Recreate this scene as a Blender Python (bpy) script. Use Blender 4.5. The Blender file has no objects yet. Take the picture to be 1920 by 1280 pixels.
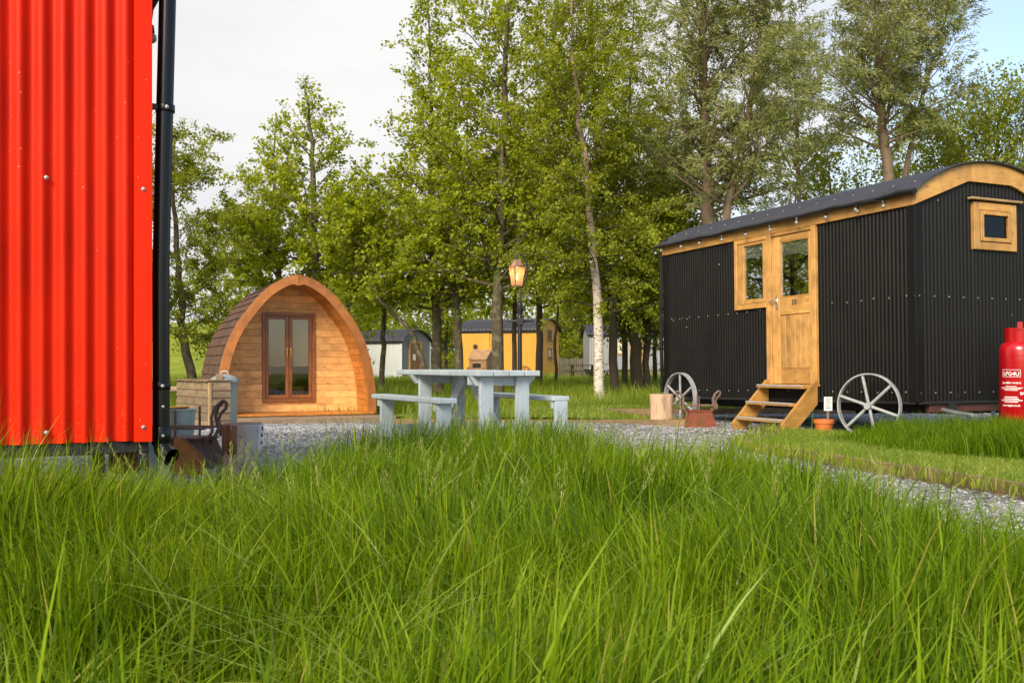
import bpy, bmesh, math, random
import numpy as np
from mathutils import Vector, Matrix

sc = bpy.context.scene
C = sc.collection
R = math.radians
random.seed(7)
rng = np.random.default_rng(11)

# ------------------------------------------------------------------ camera
CAMZ = 0.83
F = 1867.0            # focal length in photo pixels (1920 wide)
HZ = 680.0            # horizon row in the photo
cd = bpy.data.cameras.new('camera'); cam = bpy.data.objects.new('camera', cd); C.objects.link(cam)
cd.sensor_width = 36.0; cd.lens = F / 1920 * 36.0
cd.shift_y = (HZ - 640) / 1920
cd.clip_start = 0.05; cd.clip_end = 2000
cam.location = (0, 0, CAMZ); cam.rotation_euler = (R(90), 0, 0)
cd.dof.use_dof = True; cd.dof.focus_distance = 12.0; cd.dof.aperture_fstop = 18.0
sc.camera = cam

# ------------------------------------------------------------------ sky, sun, exposure
SUN_TO = Vector((-0.34, -0.77, 0.54)).normalized()
w = bpy.data.worlds.new('World'); sc.world = w; w.use_nodes = True
nt = w.node_tree; nt.nodes.clear()
def N(t, tree=None, **kw):
    n = (tree or nt).nodes.new(t)
    for k, v in kw.items(): setattr(n, k, v)
    return n
out = N('ShaderNodeOutputWorld'); bg = N('ShaderNodeBackground'); bg.inputs['Strength'].default_value = 0.08
sky = N('ShaderNodeTexSky', sky_type='NISHITA', sun_disc=False)
sky.sun_elevation = math.asin(SUN_TO.z); sky.sun_rotation = math.atan2(SUN_TO.x, SUN_TO.y)
sky.air_density = 1.0; sky.dust_density = 1.0; sky.ozone_density = 1.0
tc = N('ShaderNodeTexCoord')
mp = N('ShaderNodeMapping'); mp.inputs['Scale'].default_value = (1.0, 1.0, 2.6)
nz = N('ShaderNodeTexNoise'); nz.inputs['Scale'].default_value = 2.2; nz.inputs['Detail'].default_value = 9; nz.inputs['Roughness'].default_value = .58
dt = N('ShaderNodeVectorMath', operation='DOT_PRODUCT'); dt.inputs[1].default_value = (-0.80, 0.35, -0.25)
ad = N('ShaderNodeMath', operation='MULTIPLY_ADD'); ad.inputs[1].default_value = 0.62
rp = N('ShaderNodeValToRGB'); rp.color_ramp.elements[0].position = .30; rp.color_ramp.elements[1].position = .62
n2 = N('ShaderNodeTexNoise'); n2.inputs['Scale'].default_value = 3.4; n2.inputs['Detail'].default_value = 6
cr = N('ShaderNodeValToRGB')
cr.color_ramp.elements[0].color = (7.2, 7.25, 7.4, 1); cr.color_ramp.elements[1].color = (8.5, 8.45, 8.4, 1)
cr.color_ramp.elements[0].position = .35; cr.color_ramp.elements[1].position = .65
mx = N('ShaderNodeMix', data_type='RGBA')
L = nt.links.new
L(tc.outputs['Generated'], mp.inputs[0]); L(mp.outputs[0], nz.inputs['Vector']); L(mp.outputs[0], n2.inputs['Vector'])
L(tc.outputs['Generated'], dt.inputs[0]); L(dt.outputs['Value'], ad.inputs[0]); L(nz.outputs['Fac'], ad.inputs[2])
L(ad.outputs[0], rp.inputs[0]); L(rp.outputs[0], mx.inputs[0]); L(n2.outputs['Fac'], cr.inputs[0])
sg_ = N('ShaderNodeVectorMath', operation='SCALE'); sg_.inputs[3].default_value = 2.3; L(sky.outputs[0], sg_.inputs[0]); L(sg_.outputs[0], mx.inputs[6]); L(cr.outputs[0], mx.inputs[7]); L(mx.outputs[2], bg.inputs['Color']); L(bg.outputs[0], out.inputs[0])

sd = bpy.data.lights.new('sun', 'SUN'); sd.energy = 3.7; sd.angle = R(28); sd.color = (1.0, .90, .73)
so = bpy.data.objects.new('sun', sd); C.objects.link(so)
so.rotation_euler = (-SUN_TO).to_track_quat('-Z', 'Y').to_euler()
so.location = (8, -10, 14)
sc.view_settings.view_transform = 'Standard'; sc.view_settings.look = 'None'
sc.view_settings.gamma = 1.0; sc.view_settings.exposure = 0.52; sc.view_settings.use_curve_mapping = False
sc.cycles.max_bounces = 8; sc.cycles.transparent_max_bounces = 12
sc.cycles.use_denoising = True

# ------------------------------------------------------------------ materials
def newmat(name):
    m = bpy.data.materials.new(name); m.use_nodes = True
    t = m.node_tree; t.nodes.clear()
    o = t.nodes.new('ShaderNodeOutputMaterial'); b = t.nodes.new('ShaderNodeBsdfPrincipled')
    t.links.new(b.outputs[0], o.inputs[0])
    return m, t, b, o
def ramp(t, cols, pos=None):
    r = t.nodes.new('ShaderNodeValToRGB'); e = r.color_ramp.elements
    while len(e) < len(cols): e.new(.5)
    for i, c in enumerate(cols):
        e[i].position = pos[i] if pos else i / (len(cols) - 1)
        e[i].color = (c[0], c[1], c[2], 1)
    return r
def coords(t, scale, rnd=True):
    tc = t.nodes.new('ShaderNodeTexCoord'); mp = t.nodes.new('ShaderNodeMapping')
    mp.inputs['Scale'].default_value = scale
    if rnd:
        oi = t.nodes.new('ShaderNodeObjectInfo'); mu = t.nodes.new('ShaderNodeMath'); mu.operation = 'MULTIPLY'; mu.inputs[1].default_value = 37.0
        cb = t.nodes.new('ShaderNodeCombineXYZ')
        t.links.new(oi.outputs['Random'], mu.inputs[0])
        for i in range(3): t.links.new(mu.outputs[0], cb.inputs[i])
        t.links.new(cb.outputs[0], mp.inputs['Location'])
    t.links.new(tc.outputs['Object'], mp.inputs[0])
    return mp
def noise(t, vec, scale, detail=6, rough=.55, dist=0):
    n = t.nodes.new('ShaderNodeTexNoise'); n.inputs['Scale'].default_value = scale; n.inputs['Detail'].default_value = detail
    n.inputs['Roughness'].default_value = rough; n.inputs['Distortion'].default_value = dist
    t.links.new(vec.outputs[0], n.inputs['Vector']); return n
def mixc(t, fac, a, b, typ='MIX'):
    m = t.nodes.new('ShaderNodeMix'); m.data_type = 'RGBA'; m.blend_type = typ
    for s, v in ((0, fac), (6, a), (7, b)):
        if isinstance(v, (int, float)): m.inputs[s].default_value = v
        elif isinstance(v, tuple): m.inputs[s].default_value = (*v[:3], 1)
        else: t.links.new(v, m.inputs[s])
    return m.outputs[2]
def bump(t, b, h, strength, dist=.01):
    n = t.nodes.new('ShaderNodeBump'); n.inputs['Strength'].default_value = strength; n.inputs['Distance'].default_value = dist
    t.links.new(h, n.inputs['Height']); t.links.new(n.outputs[0], b.inputs['Normal'])
def objvar(t, col, lo, hi):
    oi = t.nodes.new('ShaderNodeObjectInfo'); mr = t.nodes.new('ShaderNodeMapRange')
    mr.inputs[3].default_value = lo; mr.inputs[4].default_value = hi
    t.links.new(oi.outputs['Random'], mr.inputs[0])
    hv = t.nodes.new('ShaderNodeHueSaturation'); t.links.new(mr.outputs[0], hv.inputs['Value']); t.links.new(col, hv.inputs['Color'])
    return hv.outputs[0]
def wood(name, c1, c2, axis, rough=.6, knots=None, var=(.80, 1.12), fine=34, bl=.32):
    m, t, b, o = newmat(name)
    s = [fine] * 3; s['XYZ'.index(axis)] = 1.6
    v = coords(t, tuple(s)); n = noise(t, v, 1.0, 5, .6, 1.2)
    r = ramp(t, [c1, c2, c1], [.3, .5, .72]); t.links.new(n.outputs['Fac'], r.inputs[0])
    v2 = coords(t, (1, 1, 1)); n2 = noise(t, v2, 5, 4)
    r2 = ramp(t, [(1 - bl,) * 3, (1, 1, 1)], [.35, .6]); t.links.new(n2.outputs['Fac'], r2.inputs[0])
    c = mixc(t, 1.0, r.outputs[0], r2.outputs[0], 'MULTIPLY')
    if knots:
        s3 = [9] * 3; s3['XYZ'.index(axis)] = 3.2
        v3 = coords(t, tuple(s3)); vo = t.nodes.new('ShaderNodeTexVoronoi'); vo.inputs['Scale'].default_value = 1.0
        t.links.new(v3.outputs[0], vo.inputs['Vector'])
        r3 = ramp(t, [(1, 1, 1), (0, 0, 0)], [.06, .16]); t.links.new(vo.outputs['Distance'], r3.inputs[0])
        c = mixc(t, r3.outputs[0], c, knots)
    c = objvar(t, c, *var)
    t.links.new(c, b.inputs['Base Color']); b.inputs['Roughness'].default_value = rough
    bump(t, b, n.outputs['Fac'], .25, .004)
    return m
def paint(name, col, rough=.4, var=.12, scale=3, specks=None, speck_scale=14, metal=0, bmp=0, coat=0, dirt=None, spec=.4):
    m, t, b, o = newmat(name); b.inputs['Specular IOR Level'].default_value = spec
    v = coords(t, (1, 1, 1)); n = noise(t, v, scale, 6)
    lo = tuple(c * (1 - var) for c in col); hi = tuple(min(1, c * (1 + var)) for c in col)
    r = ramp(t, [lo, hi], [.3, .7]); t.links.new(n.outputs['Fac'], r.inputs[0]); c = r.outputs[0]
    if dirt:
        nd = noise(t, coords(t, (3, 3, .6)), 2.2, 8, .7)
        rd = ramp(t, [(0, 0, 0), (.75, .75, .75)], [.52, .75]); t.links.new(nd.outputs['Fac'], rd.inputs[0])
        c = mixc(t, rd.outputs[0], c, dirt)
    if specks:
        vo = t.nodes.new('ShaderNodeTexVoronoi'); vo.inputs['Scale'].default_value = speck_scale
        t.links.new(v.outputs[0], vo.inputs['Vector'])
        sepr = t.nodes.new('ShaderNodeSeparateColor'); t.links.new(vo.outputs['Color'], sepr.inputs[0])
        g = t.nodes.new('ShaderNodeMath'); g.operation = 'GREATER_THAN'; g.inputs[1].default_value = .55; t.links.new(sepr.outputs[0], g.inputs[0])
        sz = t.nodes.new('ShaderNodeMath'); sz.operation = 'MULTIPLY'; sz.inputs[1].default_value = .07; t.links.new(sepr.outputs[1], sz.inputs[0])
        l = t.nodes.new('ShaderNodeMath'); l.operation = 'LESS_THAN'; t.links.new(vo.outputs['Distance'], l.inputs[0]); t.links.new(sz.outputs[0], l.inputs[1])
        mu = t.nodes.new('ShaderNodeMath'); mu.operation = 'MULTIPLY'; t.links.new(g.outputs[0], mu.inputs[0]); t.links.new(l.outputs[0], mu.inputs[1])
        c = mixc(t, mu.outputs[0], c, specks)
    t.links.new(c, b.inputs['Base Color'])
    rr = t.nodes.new('ShaderNodeMapRange'); rr.inputs[3].default_value = rough * .8; rr.inputs[4].default_value = rough * 1.25
    t.links.new(n.outputs['Fac'], rr.inputs[0]); t.links.new(rr.outputs[0], b.inputs['Roughness'])
    b.inputs['Metallic'].default_value = metal
    if coat: b.inputs['Coat Weight'].default_value = coat
    if bmp: bump(t, b, noise(t, v, scale * 12, 4).outputs['Fac'], bmp, .004)
    return m
def tinted(name, cols, rough=.5, trans=0.0, tcol=None, pos=None, spec=.4):
    m, t, b, o = newmat(name)
    a = t.nodes.new('ShaderNodeAttribute'); a.attribute_name = 'tint'
    r = ramp(t, cols, pos); t.links.new(a.outputs['Fac'], r.inputs[0])
    t.links.new(r.outputs[0], b.inputs['Base Color']); b.inputs['Roughness'].default_value = rough
    b.inputs['Specular IOR Level'].default_value = spec
    if trans:
        tr = t.nodes.new('ShaderNodeBsdfTranslucent'); ms = t.nodes.new('ShaderNodeMixShader'); ms.inputs[0].default_value = trans
        hv = t.nodes.new('ShaderNodeHueSaturation'); hv.inputs['Value'].default_value = 1.5; hv.inputs['Saturation'].default_value = 1.08; hv.inputs['Hue'].default_value = .485
        t.links.new(r.outputs[0], hv.inputs['Color']); t.links.new(hv.outputs[0], tr.inputs[0])
        t.links.new(b.outputs[0], ms.inputs[1]); t.links.new(tr.outputs[0], ms.inputs[2]); t.links.new(ms.outputs[0], o.inputs[0])
    return m
def glass(name, refl=.4, tint=(.55, .6, .6)):
    m, t, b, o = newmat(name); t.nodes.remove(b)
    g = t.nodes.new('ShaderNodeBsdfGlossy'); g.inputs['Roughness'].default_value = .015; g.inputs[0].default_value = (.9, .93, .95, 1)
    tr = t.nodes.new('ShaderNodeBsdfTransparent'); tr.inputs[0].default_value = (*tint, 1)
    ms = t.nodes.new('ShaderNodeMixShader'); ms.inputs[0].default_value = refl
    t.links.new(tr.outputs[0], ms.inputs[1]); t.links.new(g.outputs[0], ms.inputs[2]); t.links.new(ms.outputs[0], o.inputs[0])
    nb = noise(t, coords(t, (1, 1, 1)), 3.0, 2); bn = t.nodes.new('ShaderNodeBump'); bn.inputs['Strength'].default_value = .05; bn.inputs['Distance'].default_value = .01
    t.links.new(nb.outputs['Fac'], bn.inputs['Height']); t.links.new(bn.outputs[0], g.inputs['Normal'])
    return m
def emit(name, col, s):
    m, t, b, o = newmat(name); b.inputs['Base Color'].default_value = (*col, 1)
    b.inputs['Emission Color'].default_value = (*col, 1); b.inputs['Emission Strength'].default_value = s
    return m
def ground_mat(name, cols, pos, s1, s2, bs=.4, bd=.03, rough=.95):
    m, t, b, o = newmat(name); v = coords(t, (1, 1, 1), False)
    n = noise(t, v, s1, 8, .65); n2 = noise(t, v, s2, 5, .6)
    a = t.nodes.new('ShaderNodeMath'); a.operation = 'ADD'; a.use_clamp = True
    h = t.nodes.new('ShaderNodeMath'); h.operation = 'MULTIPLY_ADD'; h.inputs[1].default_value = .6; h.inputs[2].default_value = -.3
    t.links.new(n2.outputs['Fac'], h.inputs[0]); t.links.new(n.outputs['Fac'], a.inputs[0]); t.links.new(h.outputs[0], a.inputs[1])
    r = ramp(t, cols, pos); t.links.new(a.outputs[0], r.inputs[0]); t.links.new(r.outputs[0], b.inputs['Base Color'])
    b.inputs['Roughness'].default_value = rough; b.inputs['Specular IOR Level'].default_value = .2
    bump(t, b, n.outputs['Fac'], bs, bd); return m

MT = dict(
 red=paint('red_sheet', (.66, .017, .0012), .45, .14, 2, specks=(.75, .25, .2), speck_scale=26, spec=.12, dirt=(.47, .022, .008)),
 redflash=paint('red_flashing', (.66, .019, .0014), .45, .08, 3, specks=(.7, .3, .22), speck_scale=30, spec=.12),
 black=paint('black_sheet', (.0045, .0035, .003), .45, .25, 3, specks=(.35, .34, .31), speck_scale=9, spec=.2),
 blackroof=paint('dark_roof_sheet', (.030, .030, .037), .45, .2, 4, bmp=.05),
 blackpl=paint('black_plastic', (.006, .0055, .0055), .28, .15, 4, specks=(.4, .38, .36), speck_scale=16, spec=.3),
 iron=paint('black_iron', (.012, .012, .013), .45, .2, 6, bmp=.1),
 chassis=paint('dark_chassis', (.015, .014, .013), .7, .3, 6),
 screw=paint('zinc_screw', (.42, .41, .39), .4, .1, 8, metal=.6),
 bulb=paint('clear_bulb', (.24, .225, .19), .15, .1, 8, coat=.4),
 wheel=paint('grey_wheel_paint', (.31, .315, .315), .5, .2, 9, bmp=.12, dirt=(.17, .13, .095)),
 rust=paint('rust_steel', (.17, .042, .016), .75, .3, 14, bmp=.3, dirt=(.10, .03, .014)),
 rustdark=paint('dark_rust_steel', (.075, .026, .018), .6, .3, 10, bmp=.2),
 ochre=paint('ochre_rust_plate', (.36, .155, .042), .7, .15, 8, bmp=.1, dirt=(.16, .06, .02)),
 rod=paint('rusty_rod', (.16, .10, .07), .7, .3, 16, bmp=.3),
 zinc=paint('galvanised', (.36, .41, .39), .38, .15, 5, metal=.55, dirt=(.28, .31, .29)),
 tablep=wood('pale_blue_paint', (.50, .56, .575), (.44, .50, .51), 'Y', .55, knots=(.34, .37, .36), var=(.9, 1.05), bl=.16),
 bolt=paint('dark_bolt', (.03, .03, .03), .5, .1, 8),
 gas=paint('gas_red', (.36, .003, .007), .28, .12, 3, specks=(.45, .1, .09), speck_scale=22, coat=.5),
 white=paint('white_print', (.78, .74, .72), .5, .05, 8),
 cream=paint('cream_blind', (.55, .50, .41), .8, .08, 6),
 beige=paint('beige_blind', (.42, .365, .28), .8, .08, 6),
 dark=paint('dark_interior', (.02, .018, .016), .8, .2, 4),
 pot=paint('terracotta', (.60, .155, .035), .55, .12, 8, bmp=.05),
 soil=paint('soil', (.03, .02, .012), .95, .3, 30, bmp=.5),
 copper=paint('copper', (.72, .36, .22), .34, .12, 6, metal=.75),
 brass=paint('brass', (.75, .40, .10), .3, .1, 8, metal=.8),
 steel=paint('steel', (.6, .58, .55), .25, .1, 8, metal=.9),
 alu=paint('alu_nosing', (.55, .55, .55), .4, .1, 12, metal=.6),
 yellow=paint('yellow_cladding', (.58, .275, .035), .5, .06, 2),
 palegrey=paint('pale_grey_sheet', (.44, .45, .43), .5, .06, 2),
 midgrey=paint('mid_grey_sheet', (.14, .17, .185), .5, .1, 2),
 fargrey=paint('far_grey_sheet', (.27, .27, .275), .5, .08, 2),
 brown=paint('brown_board', (.20, .105, .055), .6, .15, 4),
 glass=glass('window_glass', .42, (.85, .88, .88)),
 podglass=glass('pod_glass', .07, (.75, .74, .70)),
 darkglass=glass('dark_glass', .03, (.4, .42, .4)),

 flame=emit('flame', (1.0, .55, .18), 5.0),
 huttimber_x=wood('hut_timber_x', (.60, .325, .085), (.46, .225, .052), 'X', .5, knots=(.33, .14, .035)),
 huttimber_y=wood('hut_timber_y', (.60, .325, .085), (.46, .225, .052), 'Y', .5, knots=(.33, .14, .035)),
 huttimber_z=wood('hut_timber_z', (.62, .345, .10), (.47, .235, .06), 'Z', .5, knots=(.33, .14, .035)),
 oldtimber=wood('weathered_frame_z', (.46, .30, .14), (.34, .215, .10), 'Z', .65),
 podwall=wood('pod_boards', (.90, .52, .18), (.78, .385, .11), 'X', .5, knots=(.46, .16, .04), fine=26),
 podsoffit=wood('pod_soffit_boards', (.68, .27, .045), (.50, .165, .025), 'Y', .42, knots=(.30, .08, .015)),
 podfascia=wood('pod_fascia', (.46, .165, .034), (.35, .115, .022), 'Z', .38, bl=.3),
 poddoor=wood('pod_door_timber', (.36, .125, .030), (.25, .078, .017), 'Z', .35),
 deck=wood('deck_boards', (.42, .30, .19), (.30, .205, .125), 'X', .7),
 shingle=wood('brown_shingle', (.145, .070, .040), (.095, .044, .025), 'Z', .8, var=(.75, 1.2)),
 crate=wood('weathered_crate', (.33, .235, .135), (.22, .145, .075), 'X', .75, knots=(.15, .07, .03)),
 crate_y=wood('weathered_crate_y', (.30, .215, .125), (.20, .135, .07), 'Y', .75, knots=(.15, .07, .03)),
 edging=wood('edging_timber', (.31, .205, .105), (.20, .125, .06), 'X', .8),
 slatbox=wood('slat_box', (.50, .30, .15), (.36, .19, .085), 'X', .65),
 fence=wood('grey_fence', (.22, .19, .15), (.14, .12, .09), 'Z', .85),
 darkwood=wood('dark_bench', (.10, .06, .035), (.06, .035, .02), 'X', .8),
)
def mudline(m):
    t = m.node_tree; b = [n for n in t.nodes if n.type == 'BSDF_PRINCIPLED'][0]; lk = b.inputs['Base Color'].links[0].from_socket
    tc = t.nodes.new('ShaderNodeTexCoord'); sp = t.nodes.new('ShaderNodeSeparateXYZ'); t.links.new(tc.outputs['Object'], sp.inputs[0])
    r = ramp(t, [(1, 1, 1), (0, 0, 0)], [.0, 1.0]); mr = t.nodes.new('ShaderNodeMapRange'); mr.inputs[1].default_value = .5; mr.inputs[2].default_value = .78
    t.links.new(sp.outputs[2], mr.inputs[0]); t.links.new(mr.outputs[0], r.inputs[0])
    n = noise(t, coords(t, (1, 1, 1)), 55, 6, .7); r2 = ramp(t, [(0, 0, 0), (.6, .6, .6)], [.55, .68]); t.links.new(n.outputs['Fac'], r2.inputs[0])
    f = t.nodes.new('ShaderNodeMath'); f.operation = 'MULTIPLY'; t.links.new(r.outputs[0], f.inputs[0]); t.links.new(r2.outputs[0], f.inputs[1])
    t.links.new(mixc(t, f.outputs[0], lk, (.20, .085, .04)), b.inputs['Base Color'])
for k_ in ('red', 'redflash'): mudline(MT[k_])
def bark(name, cols, pos, st=(3, 3, 14), patch=None, bs=.6):
    m, t, b, o = newmat(name); v = coords(t, st); n = noise(t, v, 1.6, 7, .65, .6)
    r = ramp(t, cols, pos); t.links.new(n.outputs['Fac'], r.inputs[0]); c = r.outputs[0]
    if patch:
        n2 = noise(t, coords(t, (2, 2, 2)), 3.2, 5, .6); r2 = ramp(t, [(0, 0, 0), (1, 1, 1)], [.52, .58]); t.links.new(n2.outputs['Fac'], r2.inputs[0])
        c = mixc(t, r2.outputs[0], c, patch)
    t.links.new(c, b.inputs['Base Color']); b.inputs['Roughness'].default_value = .9
    bump(t, b, n.outputs['Fac'], bs, .02); return m
def _lampglass():
    m, t, b, o = newmat('lamp_glass'); b.inputs['Base Color'].default_value = (.9, .72, .45, 1); b.inputs['Roughness'].default_value = .25
    tr = t.nodes.new('ShaderNodeBsdfTranslucent'); tr.inputs[0].default_value = (1, .72, .38, 1); tp = t.nodes.new('ShaderNodeBsdfTransparent')
    m1 = t.nodes.new('ShaderNodeMixShader'); m1.inputs[0].default_value = .42; m2 = t.nodes.new('ShaderNodeMixShader'); m2.inputs[0].default_value = .15
    t.links.new(tp.outputs[0], m1.inputs[1]); t.links.new(tr.outputs[0], m1.inputs[2]); t.links.new(m1.outputs[0], m2.inputs[1]); t.links.new(b.outputs[0], m2.inputs[2]); t.links.new(m2.outputs[0], o.inputs[0])
    return m
MT['lampglass'] = _lampglass()
MT['bark_birch'] = bark('birch_bark', [(.045, .03, .022), (.50, .42, .34), (.66, .58, .48)], [.36, .46, .7], (5, 5, 16))
t_ = MT['bark_birch'].node_tree; b_ = [n for n in t_.nodes if n.type == 'BSDF_PRINCIPLED'][0]; lk = b_.inputs['Base Color'].links[0].from_socket
tcg = t_.nodes.new('ShaderNodeTexCoord'); sx3 = t_.nodes.new('ShaderNodeSeparateXYZ'); t_.links.new(tcg.outputs['Generated'], sx3.inputs[0])
rg = ramp(t_, [(0, 0, 0), (.85, .85, .85)], [.16, .42]); t_.links.new(sx3.outputs[2], rg.inputs[0]); t_.links.new(mixc(t_, rg.outputs[0], lk, (.17, .10, .062)), b_.inputs['Base Color'])
MT['bark_alder'] = bark('alder_bark', [(.035, .025, .014), (.07, .052, .03), (.14, .11, .065)], [.3, .5, .75], (8, 8, 5), patch=(.12, .112, .055))
MT['bark_dark'] = bark('dark_bark', [(.035, .024, .014), (.075, .05, .03)], [.3, .7], (9, 9, 4))
MT['bark_willow'] = bark('willow_bark', [(.10, .065, .04), (.21, .15, .095)], [.3, .7], (10, 10, 3))
MT['stump_side'] = bark('stump_side', [(.25, .15, .085), (.52, .35, .22), (.40, .26, .16)], [.3, .5, .75], (12, 12, 2), bs=.5)
MT['stump_birch'] = bark('birch_stump_bark', [(.03, .02, .012), (.50, .41, .33), (.60, .50, .41)], [.33, .40, .7], (4, 4, 7))
MT['stump_rot'] = bark('stump_bare_wood', [(.12, .05, .018), (.42, .22, .09)], [.3, .7], (16, 16, 2))
MT['stump_top'] = bark('stump_top', [(.22, .14, .08), (.40, .28, .17)], [.3, .7], (6, 6, 6))

MT['grass'] = tinted('grass_blades', [(.026, .060, .002), (.100, .178, .004), (.215, .310, .008), (.30, .35, .04), (.40, .30, .085)], .55, .36, pos=[0, .35, .8, .955, 1], spec=.14)
MT['grass_arch'] = tinted('arching_blades', [(.06, .115, .005), (.17, .25, .012), (.31, .38, .07)], .42, .34, pos=[0, .5, 1], spec=.3)
MT['grass_far'] = tinted('meadow_blades', [(.085, .132, .006), (.19, .25, .013), (.31, .35, .04), (.44, .40, .14)], .5, .42, pos=[0, .45, .88, 1])
MT['lawn'] = tinted('lawn_blades', [(.09, .155, .008), (.17, .245, .016), (.28, .29, .05)], .6, .3, pos=[0, .6, 1])
MT['seed'] = tinted('seed_heads', [(.16, .22, .03), (.36, .36, .10)], .7, .3)
MT['leaf_alder'] = tinted('alder_leaves', [(.125, .165, .006), (.262, .312, .011), (.40, .435, .020)], .55, .52, pos=[0, .5, 1])
MT['leaf_birch'] = tinted('birch_leaves', [(.108, .138, .006), (.222, .256, .011), (.345, .365, .020)], .55, .52, pos=[0, .5, 1])
MT['leaf_willow'] = tinted('willow_leaves', [(.12, .145, .034), (.24, .265, .075), (.39, .40, .165)], .45, .45, pos=[0, .5, 1])
MT['leaf_dark'] = tinted('dark_leaves', [(.088, .118, .005), (.190, .228, .009), (.31, .33, .016)], .55, .5, pos=[0, .5, 1])
MT['chips'] = tinted('slate_chips', [(.07, .068, .07), (.27, .262, .26), (.42, .405, .395), (.56, .535, .51)], .75, pos=[0, .3, .7, 1])
MT['ground'] = ground_mat('ground_grass', [(.10, .14, .010), (.19, .225, .016), (.29, .30, .03)], [.3, .5, .75], 1.3, .05, .5, .05)
MT['lawn_g'] = ground_mat('lawn_ground', [(.08, .13, .010), (.16, .205, .018), (.27, .25, .055)], [.3, .5, .78], 14, 1.2, .5, .02)
MT['gravel'] = ground_mat('gravel_bed', [(.06, .058, .058), (.26, .25, .245), (.45, .435, .415)], [.36, .5, .64], 34, 1.1, .9, .02)

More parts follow.
